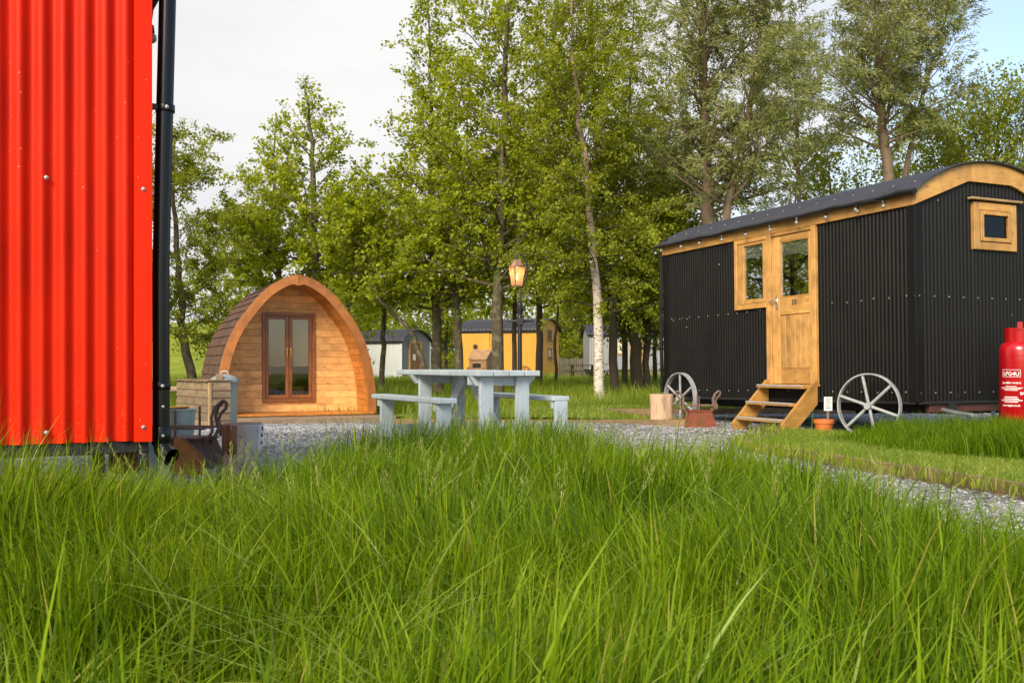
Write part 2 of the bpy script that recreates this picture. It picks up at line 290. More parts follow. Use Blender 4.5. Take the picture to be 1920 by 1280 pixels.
# ------------------------------------------------------------------ mesh helpers
class MB:
    def __init__(s): s.v = []; s.f = []
    def add(s, vs, fs):
        o = len(s.v); s.v += [tuple(p) for p in vs]; s.f += [tuple(i + o for i in f) for f in fs]; return s
    def box(s, a, b, ch=.004):
        (x0, y0, z0), (x1, y1, z1) = [tuple(map(min, a, b)), tuple(map(max, a, b))]
        c = min(ch, (x1 - x0) * .3, (y1 - y0) * .3, (z1 - z0) * .3)
        if c <= 0: 
            vs = [(x, y, z) for z in (z0, z1) for y in (y0, y1) for x in (x0, x1)]
            return s.add(vs, [(0, 2, 3, 1), (4, 5, 7, 6), (0, 1, 5, 4), (2, 6, 7, 3), (0, 4, 6, 2), (1, 3, 7, 5)])
        lo = (x0, y0, z0); hi = (x1, y1, z1); vs = []; idx = {}
        for sx in (0, 1):
            for sy in (0, 1):
                for sz in (0, 1):
                    sg = (sx, sy, sz)
                    for ax in range(3):
                        p = [(hi if sg[k] else lo)[k] + (0 if k == ax else (-c if sg[k] else c)) for k in range(3)]
                        idx[(sx, sy, sz, ax)] = len(vs); vs.append(p)
        fs = []
        for ax in range(3):
            a1, a2 = (ax + 1) % 3, (ax + 2) % 3
            for sd in (0, 1):
                q = []
                for (u, w_) in ((0, 0), (1, 0), (1, 1), (0, 1)):
                    k = [0] * 3; k[ax] = sd; k[a1] = u; k[a2] = w_; q.append(idx[(*k, ax)])
                fs.append(q if sd else q[::-1])
            for u in (0, 1):
                for w_ in (0, 1):
                    k0 = [0] * 3; k1 = [0] * 3; k0[ax] = 0; k1[ax] = 1
                    k0[a1] = k1[a1] = u; k0[a2] = k1[a2] = w_
                    q = [idx[(*k0, a1)], idx[(*k1, a1)], idx[(*k1, a2)], idx[(*k0, a2)]]
                    fs.append(q if u != w_ else q[::-1])
        for sx in (0, 1):
            for sy in (0, 1):
                for sz in (0, 1):
                    q = [idx[(sx, sy, sz, a_)] for a_ in range(3)]
                    fs.append(q if (sx + sy + sz) % 2 else q[::-1])
        return s.add(vs, fs)
    def obox(s, p0, p1, wd, th, up=(0, 0, 1), ch=.003):
        """bar from p0 to p1, width wd (sideways), thickness th (along up)"""
        p0, p1 = Vector(p0), Vector(p1); d = p1 - p0; ln = d.length; d.normalize()
        sd = d.cross(Vector(up)); sd = sd.normalized() if sd.length > 1e-5 else Vector((1, 0, 0)); u = sd.cross(d)
        t = MB(); t.box((0, -wd / 2, -th / 2), (ln, wd / 2, th / 2), ch)
        return s.add([p0 + d * x + sd * -y + u * z for x, y, z in t.v], t.f)
    def tube(s, pts, rad, n=8, cap=True):
        pts = [Vector(p) for p in pts]; m = len(pts)
        rad = rad if isinstance(rad, (list, tuple)) else [rad] * m
        vs = []; ref = None
        for i, p in enumerate(pts):
            d = (pts[min(i + 1, m - 1)] - pts[max(i - 1, 0)])
            d = d.normalized() if d.length > 1e-9 else Vector((0, 0, 1))
            if ref is None: ref = d.orthogonal().normalized()
            a = ref - d * ref.dot(d); a = a.normalized() if a.length > 1e-6 else d.orthogonal().normalized(); ref = a; b = d.cross(a)
            for k in range(n):
                th = 2 * math.pi * k / n; vs.append(p + (a * math.cos(th) + b * math.sin(th)) * rad[i])
        fs = [(i * n + k, i * n + (k + 1) % n, (i + 1) * n + (k + 1) % n, (i + 1) * n + k) for i in range(m - 1) for k in range(n)]
        if cap: fs += [tuple(range(n))[::-1], tuple((m - 1) * n + k for k in range(n))]
        return s.add(vs, fs)
    def lathe(s, prof, n=24, c=(0, 0, 0), jit=None):
        vs = []; m = len(prof)
        for r, z in prof:
            for k in range(n):
                th = 2 * math.pi * k / n; q = r * (jit(th, z) if jit else 1)
                vs.append((c[0] + q * math.cos(th), c[1] + q * math.sin(th), c[2] + z))
        fs = [(i * n + k, i * n + (k + 1) % n, (i + 1) * n + (k + 1) % n, (i + 1) * n + k) for i in range(m - 1) for k in range(n)]
        fs += [tuple(range(n))[::-1], tuple((m - 1) * n + k for k in range(n))]
        return s.add(vs, fs)
    def prism(s, poly, d0, d1, plane='xz'):
        """polygon in plane extruded along the remaining axis from d0 to d1"""
        def P(a, b, d): return {'xz': (a, d, b), 'yz': (d, a, b), 'xy': (a, b, d)}[plane]
        n = len(poly); vs = [P(a, b, d0) for a, b in poly] + [P(a, b, d1) for a, b in poly]
        fs = [tuple(range(n)), tuple(range(2 * n - 1, n - 1, -1))] + [(i, i + n, (i + 1) % n + n, (i + 1) % n) for i in range(n)]
        return s.add(vs, fs)
    def sphere(s, c, r, n=8, m=6, sq=(1, 1, 1)):
        pr = [(max(1e-4, math.sin(math.pi * i / m)), -math.cos(math.pi * i / m)) for i in range(m + 1)]
        t = MB(); t.lathe(pr, n); return s.add([(c[0] + x * r * sq[0], c[1] + y * r * sq[1], c[2] + z * r * sq[2]) for x, y, z in t.v], t.f)
    def mesh(s, name, mat, smooth=False):
        me = bpy.data.meshes.new(name); me.from_pydata(s.v, [], s.f); me.update()
        bm = bmesh.new(); bm.from_mesh(me); bmesh.ops.recalc_face_normals(bm, faces=bm.faces); bm.to_mesh(me); bm.free()
        if mat: me.materials.append(MT[mat] if isinstance(mat, str) else mat)
        if smooth:
            me.shade_smooth()
            try: me.set_sharp_from_angle(angle=R(40))
            except Exception: pass
        return me
    def build(s, name, mat, parent=None, smooth=False, loc=None, rot=None):
        return place(name, s.mesh(name, mat, smooth), parent, loc, rot)
def place(name, me, parent=None, loc=None, rot=None, scale=None):
    o = bpy.data.objects.new(name, me); C.objects.link(o)
    if parent: o.parent = parent
    if loc: o.location = loc
    if rot: o.rotation_euler = rot
    if scale: o.scale = scale
    return o
def tag(o, label, cat, group=None):
    o['label'] = label; o['category'] = cat
    if group: o['group'] = group
    return o
def thing(name, label, cat, loc=(0, 0, 0), rotz=0, group=None, rx=0, ry=0):
    o = bpy.data.objects.new(name, None); C.objects.link(o); o.empty_display_size = .2
    o.location = loc; o.rotation_euler = (rx, ry, rotz); return tag(o, label, cat, group)
def Bx(name, a, b, mat, parent, ch=.004): return MB().box(a, b, ch).build(name, mat, parent)
def np_mesh(name, co, loops, starts, mat, tint=None, smooth=False):
    me = bpy.data.meshes.new(name); me.vertices.add(len(co)); me.vertices.foreach_set('co', np.asarray(co, np.float32).ravel())
    me.loops.add(len(loops)); me.loops.foreach_set('vertex_index', np.asarray(loops, np.int32))
    me.polygons.add(len(starts)); me.polygons.foreach_set('loop_start', np.asarray(starts, np.int32))
    if tint is not None:
        a = me.attributes.new('tint', 'FLOAT', 'FACE'); a.data.foreach_set('value', np.asarray(tint, np.float32))
    me.update(calc_edges=True)
    if smooth: me.polygons.foreach_set('use_smooth', np.ones(len(starts), bool))
    me.materials.append(MT[mat]); return me

def sstep(a, b, x):
    t = np.clip((x - a) / (b - a), 0, 1); return t * t * (3 - 2 * t)
def g(x, y):
    """ground height"""
    x = np.asarray(x, float); y = np.asarray(y, float)
    return (-.24 * sstep(11.5, 18, y) * sstep(1.5, -2.5, x) * (1 - sstep(21, 30, y))
            + sstep(50, 84, y) * (1.3 + 2.9 * sstep(2, -26, x)))
def gz(x, y): return float(g(x, y))
def at(px, Y): return (px - 960) / F * Y
def zat(py, Y): return CAMZ - (py - HZ) / F * Y

# ------------------------------------------------------------------ ground, gravel, lawns
xs = np.concatenate([np.linspace(-260, -40, 14), np.linspace(-36, 36, 73), np.linspace(40, 260, 14)])
ys = np.concatenate([np.linspace(-30, -2, 8), np.linspace(-1, 36, 75), np.linspace(38, 100, 32), np.linspace(110, 420, 12)])
XX, YY = np.meshgrid(xs, ys); ZZ = g(XX, YY) + (np.sin(XX * .21) * np.cos(YY * .17)) * .12 * sstep(50, 70, YY)
co = np.stack([XX, YY, ZZ - .02], -1).reshape(-1, 3); nx = len(xs); ny = len(ys)
ii, jj = np.meshgrid(np.arange(nx - 1), np.arange(ny - 1)); a0 = (jj * nx + ii).ravel()
q = np.stack([a0, a0 + 1, a0 + nx + 1, a0 + nx], -1)
gr = place('ground', np_mesh('ground', co, q.ravel(), np.arange(len(q)) * 4, 'ground', None, True)); gr['kind'] = 'structure'

def patch(name, poly, lift, mat, cell=.5, kind='structure', skirt=0):
    bm = bmesh.new(); vs = [bm.verts.new((x, y, 0)) for x, y in poly]; bm.faces.new(vs)
    P = np.array(poly); lo, hi = P.min(0), P.max(0)
    for ax in (0, 1):
        for k in np.arange(math.floor(lo[ax]), hi[ax], cell):
            co = Vector((k, 0, 0)) if ax == 0 else Vector((0, k, 0)); no = Vector((1, 0, 0)) if ax == 0 else Vector((0, 1, 0))
            bmesh.ops.bisect_plane(bm, geom=bm.verts[:] + bm.edges[:] + bm.faces[:], plane_co=co, plane_no=no)
    for v in bm.verts: v.co.z = gz(v.co.x, v.co.y) + lift
    bmesh.ops.recalc_face_normals(bm, faces=bm.faces)
    if sum(f.normal.z for f in bm.faces) < 0: bmesh.ops.reverse_faces(bm, faces=bm.faces)
    me = bpy.data.meshes.new(name); bm.to_mesh(me); bm.free(); me.materials.append(MT[mat])
    o = place(name, me); o['kind'] = kind; return o
def inside(px, py, poly):
    px = np.asarray(px); py = np.asarray(py); r = np.zeros(px.shape, bool); n = len(poly); j = n - 1
    for i in range(n):
        xi, yi = poly[i]; xj, yj = poly[j]
        c = ((yi > py) != (yj > py)) & (px < (xj - xi) * (py - yi) / (yj - yi + 1e-12) + xi); r ^= c; j = i
    return r
GRAVEL = [(-8, 1.2), (-1.9, 3.4), (-1.3, 4.4), (-.5, 5.2), (.3, 5.2), (.8, 4.6), (1.15, 3.8), (1.4, 2.4), (1.6, .4), (4.9, .4), (4.15, 2.5), (3.13, 6.08), (2.2, 9.4),
          (3.25, 11.75), (3.75, 11.25), (4.25, 10.5), (5.2, 10.7), (9, 12.6), (9, 16.4), (3.9, 16.15), (1.5, 15.95), (2.23, 12.9), (-1.94, 16.5), (-2.45, 18.4), (-8.5, 16.0), (-10, 9)]
GRASS = [(-4, .5), (-3.2, 2.7), (-1.9, 3.45), (-1.3, 4.6), (-.75, 5.9), (-.3, 6.6), (.25, 6.5), (.72, 5.6), (1.0, 4.9), (1.36, 3.9), (1.62, 2.7), (1.95, .5)]
LAWN = [(2.2, 9.4), (3.25, 11.75), (3.75, 11.25), (4.25, 10.5), (5.2, 10.7), (9, 12.6), (12, 8), (9, 1), (4.75, 1), (4.15, 2.5), (3.13, 6.08)]
BACKLAWN = [(-1.94, 16.5), (2.23, 12.9), (1.5, 15.95), (3.9, 16.15), (9, 16.4), (14, 17), (14, 24), (-6, 24), (-2.0, 18.5)]
MOUND = [(3.3, 10.1), (3.45, 8.9), (3.75, 8.2), (4.2, 7.9), (5.2, 7.7), (6.6, 8.3), (7, 10.2), (5.4, 10.55), (4.5, 10.25), (4.0, 10.5)]
patch('gravel_bed', GRAVEL, .0, 'gravel')
patch('lawn', LAWN, .055, 'lawn_g')
patch('back_lawn', BACKLAWN, .06, 'lawn_g')
patch('foreground_soil', [(x, y) for x, y in GRASS] + [(2, -2), (-5, -2)], .006, 'soil')

def edging(a, b, label, h=.10):
    (x0, y0), (x1, y1) = a, b; ln = math.hypot(x1 - x0, y1 - y0)
    t = thing('timber_edging', label, 'edging', (x0, y0, gz(x0, y0)), math.atan2(y1 - y0, x1 - x0), 'timber edging boards', ry=-math.atan2(gz(x1, y1) - gz(x0, y0), ln))
    n = max(1, round(ln / 2.4)); 
    for i in range(n):
        j = random.uniform(-.006, .006)
        Bx('board', (i * ln / n + .003, -.022, -.08), ((i + 1) * ln / n - .003, .022, h + j), 'edging', t)
        if i: Bx('peg', (i * ln / n - .025, .022, -.1), (i * ln / n + .025, .062, h - .02), 'edging', t)
    return t
edging((-1.96, 16.5), (2.25, 12.88), 'low timber edging board between the gravel and the lamp post lawn')
edging((2.25, 12.88), (1.52, 15.9), 'short timber edging board beside the pale log stump')
edging((1.5, 15.95), (5.6, 16.25), 'timber edging board under the black hut in front of long grass')
edging((3.45, 4.95), (2.2, 9.42), 'long timber edging board along the mown lawn and gravel path')
edging((2.2, 9.42), (3.27, 11.77), 'timber edging board from the lawn corner towards the wooden steps', .045)
# ------------------------------------------------------------------ corrugated sheets
def corr_sheet(L_, z0, z1, pitch, amp, per=8, ztop=None, phase=0.0, off=0.0):
    """sheet along +x, facing -y; ztop(x) optional sloping top"""
    n = max(2, int(L_ / pitch * per)); vs = []; fs = []
    for i in range(n + 1):
        x = L_ * i / n; y = off + amp * .5 * math.cos(2 * math.pi * (x / pitch + phase))
        vs += [(x, y, z0), (x, y, ztop(x) if ztop else z1)]
    for i in range(n): fs.append((2 * i, 2 * i + 2, 2 * i + 3, 2 * i + 1))
    m = MB(); m.add(vs, fs); return m
def map_mb(m, fn):
    m.v = [fn(*p) for p in m.v]; return m
screw_me = MB().lathe([(.0115, 0), (.0115, .002), (.0075, .003), (.007, .009), (.003, .011)], 8).mesh('screw', 'screw')
def bulb_mesh(r=.022):
    m = MB(); m.sphere((0, 0, -.062), r, 10, 7, (1, 1, 1.1)); return m.mesh('bulb', 'bulb', True)
def socket_mesh():
    return MB().lathe([(.010, -.04), (.0165, -.038), (.0165, -.004), (.010, 0)], 8).mesh('socket', 'blackpl')
BULB = bulb_mesh(); SOCK = socket_mesh()
def festoon(label, pts, bulbs, group=None):
    t = thing('festoon_string', label, 'string lights', pts[0], 0, group); b0 = Vector(pts[0])
    MB().tube([Vector(p) - b0 for p in pts], .0055, 5).build('cable', 'blackpl', t)
    for p in bulbs:
        s_ = place('socket', SOCK, t, Vector(p) - b0, (random.uniform(-.25, .25), random.uniform(-.25, .25), 0))
        place('bulb', BULB, s_)
    return t
def wheel_parts(parent, loc, rot, Rr=.37, mat='wheel', nsp=6, w=.07, tw=0.0):
    wh = bpy.data.objects.new('wheel', None); C.objects.link(wh); wh.parent = parent; wh.location = loc; wh.rotation_euler = rot
    m = MB(); n = 56; prof = [(Rr - .014, -w / 2), (Rr, -w / 2), (Rr, w / 2), (Rr - .014, w / 2)]
    vs = [(r * math.cos(2 * math.pi * k / n), y, r * math.sin(2 * math.pi * k / n)) for k in range(n) for r, y in prof]
    fs = [(k * 4 + j, k * 4 + (j + 1) % 4, ((k + 1) % n) * 4 + (j + 1) % 4, ((k + 1) % n) * 4 + j) for k in range(n) for j in range(4)]
    m.add(vs, fs); m.build('rim', mat, wh, True)
    for k in range(nsp):
        a = 2 * math.pi * k / nsp + tw
        MB().tube([(.03 * math.cos(a), 0, .03 * math.sin(a)), ((Rr - .01) * math.cos(a), 0, (Rr - .01) * math.sin(a))], .0175, 10).build('spoke', mat, wh, True)
    h = MB(); h.tube([(0, -.055, 0), (0, .055, 0)], .036, 14); h.build('hub', mat, wh, True)
    h = MB(); h.tube([(0, -.085, 0), (0, -.056, 0)], .026, 12); h.build('hub_cap', 'rust', wh, True)
    return wh

# ------------------------------------------------------------------ red hut (close, left)
RA = R(29)
red = thing('red_hut', 'bright red corrugated metal hut with black drainpipe at its corner', 'hut', (at(284, 4.06), 4.06, 0), RA)
# local x: along front wall to the right (negative = left), y: into the depth along the side wall
ZB = .515
m = corr_sheet(2.6, ZB, 3.1, .0765, .026, 12, phase=.22); map_mb(m, lambda x, y, z: (x - 2.6 - .045, y, z)); m.build('front_sheet', 'red', red, True)
fl = MB(); fl.add([(-.068, -.015, ZB - .004), (-.0, -.018, ZB - .004), (-.0, -.018, 3.1), (-.068, -.015, 3.1), (-.068, .004, ZB - .004), (-.068, .004, 3.1),
                   (.0, .12, ZB - .004), (.0, .12, 3.1)], [(0, 1, 2, 3), (4, 0, 3, 5), (1, 6, 7, 2)]); fl.build('corner_flashing', 'redflash', red)
m = corr_sheet(3.6, ZB, 3.0, .0765, .021, 8); map_mb(m, lambda x, y, z: (-.012 - y, .1 + x, z)); m.build('side_sheet', 'red', red, True)
m = corr_sheet(3.6, ZB, 3.0, .0765, .021, 4); map_mb(m, lambda x, y, z: (-2.64 + y, .03 + x, z)); m.build('side_sheet', 'red', red, True)
m = corr_sheet(2.64, ZB, 3.1, .0765, .021, 4); map_mb(m, lambda x, y, z: (x - 2.65, 3.7 - y, z)); m.build('back_sheet', 'red', red, True)
rf = MB()
for k in range(9):
    pass
arc = [(-2.8 + 2.98 * k / 14, 2.86 + .42 * math.sin(math.pi * k / 14)) for k in range(15)]
vs = [(x, y, z + dz) for y in (-.14, 3.85) for dz in (0, .03) for x, z in arc]
n = 15
fs = [(i, i + 1, n + i + 1, n + i) for i in range(n - 1)] + [(2 * n + i, 2 * n + i + 1, 3 * n + i + 1, 3 * n + i) for i in range(n - 1)]
fs += [(n + i, n + i + 1, 3 * n + i + 1, 3 * n + i) for i in range(n - 1)] + [(i, i + 1, 2 * n + i + 1, 2 * n + i) for i in range(n - 1)]
fs += [(0, n, 3 * n, 2 * n), (n - 1, 2 * n - 1, 4 * n - 1, 3 * n - 1)]
rf.add(vs, fs); rf.build('roof', 'blackroof', red)
MB().tube([(.10, -.1, 2.62), (.10, 3.8, 2.62)], .055, 10).build('gutter', 'blackpl', red, True)
Bx('eave_board', (.002, .02, 2.34), (.045, 3.7, 2.60), 'black', red)
Bx('floor_beam', (-2.62, .012, ZB - .05), (-.01, .07, ZB - .002), 'chassis', red)
Bx('floor_beam', (-2.62, .3, ZB - .05), (-.01, 3.66, ZB - .012), 'chassis', red)
Bx('chassis_leg', (-.21, .10, .30), (-.165, .15, ZB - .05), 'chassis', red)
Bx('axle_block', (-.12, .22, .36), (-.02, .36, ZB - .055), 'rust', red)
for x, z in ((-.39, 1.548), (-.39, ZB + .045), (-.034, 1.532), (-.034, ZB + .055), (-.39, 2.6), (-.034, 2.6), (-1.06, 1.55), (-1.06, ZB + .05)):
    place('screw', screw_me, red, (x, -.017 if x > -.1 else -.011, z), (R(90), 0, 0), (.72, .72, .72))
# drainpipe on the side just behind the corner
PX, PY = .046, .055
pp = [(PX + .035, PY + .02, 3.0), (PX + .028, PY, 2.4), (PX + .012, PY, 1.75), (PX, PY, 1.2), (PX + .002, PY, .55)]
dp = MB().tube(pp, .034, 20).build('drainpipe', 'blackpl', red, True)
for i, z in enumerate((1.885, .735)):
    px_ = PX + (.017 if i == 0 else 0)
    b = MB(); b.lathe([(.0375, -.016), (.039, -.014), (.039, .014), (.0375, .016)], 20, (px_, PY, z)); bo = b.build('bracket', 'blackpl', dp, True)
    MB().box((-.01, PY - .02, z - .012), (px_ - .03, PY - .004, z + .012), .002).build('bracket_arm', 'blackpl', red)
    place('screw', screw_me, red, (px_ + .0, PY - .039, z), (R(90), 0, 0), (.7, .7, .7))
MB().lathe([(.0365, .49), (.039, .493), (.039, .565), (.0365, .568)], 20, (PX + .002, PY, 0)).build('collar', 'blackpl', dp, True)
for dz in (.53, .65):
    place('screw', screw_me, red, (PX + .002, PY - .0385, dz), (R(90), 0, 0), (.55, .55, .55))
el = MB(); pts = [(PX + .002, PY, .57), (PX + .002, PY, .50), (PX + .006, PY - .010, .475), (PX + .020, PY - .032, .452), (PX + .034, PY - .052, .442)]
el.tube(pts, [.036, .036, .037, .038, .038], 20, cap=False); el.build('outlet_elbow', 'blackpl', dp, True)
MB().tube(pts[1:], [.030, .031, .032, .0325], 16, cap=False).build('elbow_inside', 'blackpl', dp, True)
wheel_parts(red, (.085, .62, .37), (0, 0, R(88)), .375, w=.085)
Wm = red.matrix_basis.copy()
def fest_local(M, pts): return [M @ Vector(p) for p in pts]
from mathutils import Euler
def MW(o): return Matrix.Translation(o.location) @ o.rotation_euler.to_matrix().to_4x4()
rm = MW(red)
festoon('string of clear bulbs hanging under the black eave of the red hut', [rm @ Vector(p) for p in ((.03, .02, 2.5), (.04, .25, 2.32), (.03, .5, 2.2), (.05, .55, 2.08))],
        [rm @ Vector(p) for p in ((.03, .03, 2.48), (.042, .3, 2.30), (.05, .55, 2.09))])

# ------------------------------------------------------------------ black hut
HX, HY = 4.28, 10.5
hut = thing('black_hut', 'black corrugated shepherd hut with curved roof, timber door and grey wheels', 'hut', (HX, HY, 0), R(25.2), rx=R(-1.0))
HL, HW, HB, HT = 4.70, 2.22, .42, 2.50
hm = MW(hut)
def side_d(px):
    r = (px - 960) / F; return (HX - HY * r) / (.4255 + .905 * r)
PI_, AM = .056, .017
def side_sheet(d0, d1, z0, z1, name='side_sheet'):
    m = corr_sheet(d1 - d0, z0, z1, PI_, AM, 8, phase=d0 / PI_); map_mb(m, lambda x, y, z: (y, d0 + x, z)); return m.build(name, 'black', hut, True)
D0, D1, D2, D3 = 1.467, 2.364, 2.364, 3.003
side_sheet(.012, D0 + .01, HB, HT + .02); side_sheet(D1 - .01, D3 + .01, HB, 1.60); side_sheet(D3 - .01, HL - .012, HB, HT + .02); side_sheet(D0, D1, HB, .66)
endtop = lambda x: 2.52 + (.305 * min(x, HW - x) / .76 if min(x, HW - x) < .76 else .305)
def end_sheet(x0, x1, z0, z1=None, name='end_sheet'):
    m = corr_sheet(x1 - x0, z0, z1, PI_, AM, 8, ztop=(None if z1 else lambda x: endtop(x + x0)), phase=x0 / PI_); map_mb(m, lambda x, y, z: (x0 + x, y, z)); return m.build(name, 'black', hut, True)
EW0, EW1, EZ0, EZ1 = .845, 1.515, 2.07, 2.59
end_sheet(.012, EW0 + .02, HB); end_sheet(EW0 + .02, EW1 - .02, HB, EZ0 + .03); end_sheet(EW0 + .02, EW1 - .02, EZ1 - .03); end_sheet(EW1 - .02, HW - .012, HB)
m = corr_sheet(HL, HB, HT, PI_, AM, 4); map_mb(m, lambda x, y, z: (HW + y, x, z)); m.build('side_sheet', 'black', hut, True)
m = corr_sheet(HW, HB, HT + .25, PI_, AM, 4); map_mb(m, lambda x, y, z: (x, HL + y, z)); m.build('end_sheet', 'black', hut, True)
for (cx, cy, sx, sy) in ((0, 0, 1, 1), (0, HL, 1, -1), (HW, 0, -1, 1)):
    f_ = MB(); f_.box((cx - .016 * sx, cy - .016 * sy, HB - .006), (cx + .085 * sx, cy - .010 * sy, HT + .01), .0015)
    f_.box((cx - .017 * sx, cy - .009 * sy, HB - .006), (cx - .011 * sx, cy + .10 * sy, HT + .01), .0015); f_.build('corner_flashing', 'black', hut)
Bx('floor', (.02, .02, HB - .02), (HW - .02, HL - .02, HB + .02), 'dark', hut)
Bx('bottom_trim', (-.012, .02, HB - .03), (.012, HL - .02, HB - .002), 'chassis', hut)
Bx('bottom_trim', (.02, -.012, HB - .03), (HW - .02, .012, HB - .002), 'chassis', hut)
for x in (.45, 1.75): Bx('chassis_beam', (x, -.05, HB - .14), (x + .08, HL - .1, HB - .03), 'chassis', hut)
Bx('chassis_beam', (.2, .02, HB - .12), (2.0, .08, HB - .03), 'rustdark', hut)
for y in (.62, 4.06): MB().tube([(-.15, y, .385), (2.35, y, .385)], .035, 10).build('axle', 'chassis', hut, True)
for y in (.62, 4.06):
    for x in (.5, 1.8): Bx('spring_block', (x - .06, y - .12, .33), (x + .06, y + .12, HB - .13), 'chassis', hut)
MB().tube([(.5, .35, .36), (.3, -.25, .30), (.22, -.5, .29)], .022, 8).build('drawbar', 'zinc', hut, True)
# wheels (visible side)
wheel_parts(hut, (-.24, .44, .37), (0, 0, R(90 + 20)), .355, tw=R(18), w=.06)
wheel_parts(hut, (-.10, side_d(1287) , .395), (0, 0, R(90)), .37, tw=R(30))
wheel_parts(hut, (HW + .09, .62, .385), (0, 0, R(90)), .37)
# roof: corrugated along the length, curved across
ARC = []
Rr = (1.15 ** 2 + .37 ** 2) / (2 * .37)
def roofz(x):
    dx = x - HW / 2; return 3.035 - Rr + math.sqrt(max(0, Rr * Rr - dx * dx))
m = MB(); na = 18; ncol = int(4.86 / .0765 * 6); vs = []
for i in range(ncol + 1):
    y = -.09 + 4.90 * i / ncol; a = .008 * math.cos(2 * math.pi * y / .0765)
    for k in range(na + 1):
        x = -.085 + (HW + .17) * k / na; vs.append((x, y, roofz(x) + a))
fs = [(i * (na + 1) + k, i * (na + 1) + k + 1, (i + 1) * (na + 1) + k + 1, (i + 1) * (na + 1) + k) for i in range(ncol) for k in range(na)]
m.add(vs, fs); rfo = m.build('roof', 'blackroof', hut, True)
sm = rfo.modifiers.new('thick', 'SOLIDIFY'); sm.thickness = .012; sm.offset = -1
# end fascia: arc on top, three straight edges below
up = [(-.03 + (HW + .06) * k / 20, roofz(-.03 + (HW + .06) * k / 20) - .016) for k in range(21)]
lowl = [(-.03, 2.505), (.76, 2.775), (HW / 2, 2.775)]
for x0_, x1_ in ((-.03, .80), (.804, HW + .03)):
    m = MB(); nn_ = 16; vs = []
    for k in range(nn_ + 1):
        x = x0_ + (x1_ - x0_) * k / nn_; lo_ = 2.805 if .76 < x < HW - .76 else 2.505 + .30 * (min(x, HW - x) + .03) / .79
        vs += [(x, yy, zz) for yy in (-.045, -.012) for zz in (lo_, roofz(x) - .016)]
    fs = [(0, 1, 3, 2), (nn_ * 4, nn_ * 4 + 2, nn_ * 4 + 3, nn_ * 4 + 1)]
    for k in range(nn_):
        a_, b_ = k * 4, k * 4 + 4; fs += [(a_, b_, b_ + 1, a_ + 1), (a_ + 2, a_ + 3, b_ + 3, b_ + 2), (a_ + 1, b_ + 1, b_ + 3, a_ + 3), (a_, a_ + 2, b_ + 2, b_)]
    m.add(vs, fs); m.build('end_fascia', 'huttimber_x', hut)
MB().prism(up + [(HW, 2.5), (0, 2.5)], HL + .012, HL + .04).build('end_fascia', 'huttimber_x', hut)
Bx('eave_board', (-.034, -.012, HT - .002), (-.014, HL + .01, HT + .125), 'huttimber_y', hut)
Bx('eave_board', (HW + .014, -.012, HT - .002), (HW + .034, HL + .01, HT + .125), 'huttimber_y', hut)
m = MB(); pts = []
for i in range(26):
    y = -.10 + 4.92 * i / 25; pts.append((-.098 + random.uniform(-.006, .006), y, 2.632 + random.uniform(-.012, .008)))
m.tube(pts, [.034, .036, .03] + [.020 + random.uniform(0, .010) for _ in pts[3:]], 8); m.build('eave_roll', 'blackpl', hut, True)
MB().tube([(-.02, HL + .055, 2.60), (-.03, HL + .055, 1.4), (-.02, HL + .05, .48)], .026, 10).build('downpipe', 'blackpl', hut, True)
for z in (1.7, .8): Bx('pipe_bracket', (-.05, HL + .01, z), (.01, HL + .085, z + .025), 'blackpl', hut)
# screws
def sscrew(d, z): place('screw', screw_me, hut, (-.009, d + random.uniform(-.03, .03), z + random.uniform(-.008, .008)), (0, R(-90), 0), (.8, .8, .8))
def escrew(x, z): place('screw', screw_me, hut, (x, -.009, z), (R(90), 0, 0), (.8, .8, .8))
for i in range(21):
    d = .12 + i * .22
    if not (D0 - .04 < d < D1 + .04):
        if not (D1 < d < D3): sscrew(d, 1.545)
        sscrew(d, .515)
    if D1 < d < D3: sscrew(d, 1.545)
for d in (D0 + .2, D0 + .55): sscrew(d, .52)
for i in range(10):
    x = .04 + i * .22
    if not (EW0 < x < EW1): escrew(x, 1.54)
    else: escrew(x, 1.54)
    escrew(x, .51)
escrew(.33, 2.57); escrew(.03, 1.54); sscrew(.03, 1.54)
for i in range(16):
    for k, x in enumerate((.12, .55)):
        y = .1 + .3 * i; place('screw', screw_me, hut, (x, y, roofz(x) + .008), (0, R(-20), 0))
# door frame, window
XF = -.040
def fr(name, d0, d1, z0, z1, mat='huttimber_z', x0=XF, x1=.03, par=None): return Bx(name, (x0, d0, z0), (x1, d1, z1), mat, par or hut)
fr('door_jamb', D0, D0 + .072, .60, HT - .004); fr('door_jamb', D1 - .095, D1, .60, HT - .004)
fr('door_head', D0 + .073, D1 - .096, 2.452, HT - .005, 'huttimber_y')
fr('door_sill', D0 - .01, D1 + .01, .575, .60, 'huttimber_y', -.07)
door = bpy.data.objects.new('door', None); C.objects.link(door); door.parent = hut
a0, a1 = D0 + .077, D1 - .10; b0, b1 = 1.616, 2.094
Bx('stile', (-.022, a0, .605), (.02, b0 - .028, 2.448), 'huttimber_z', door); Bx('stile', (-.022, b1 + .03, .605), (.02, a1, 2.448), 'huttimber_z', door)
Bx('rail', (-.021, b0 - .027, 2.375), (.019, b1 + .029, 2.447), 'huttimber_y', door)
Bx('rail', (-.021, b0 - .027, 1.46), (.019, b1 + .029, 1.672), 'huttimber_y', door)
Bx('rail', (-.021, b0 - .027, .606), (.019, b1 + .029, .80), 'huttimber_y', door)
for i in range(6):
    y0 = b0 - .026 + i * .0885; Bx('panel_plank', (-.010, y0, .801), (.012, y0 + .0855, 1.459), 'huttimber_z', door, .005)
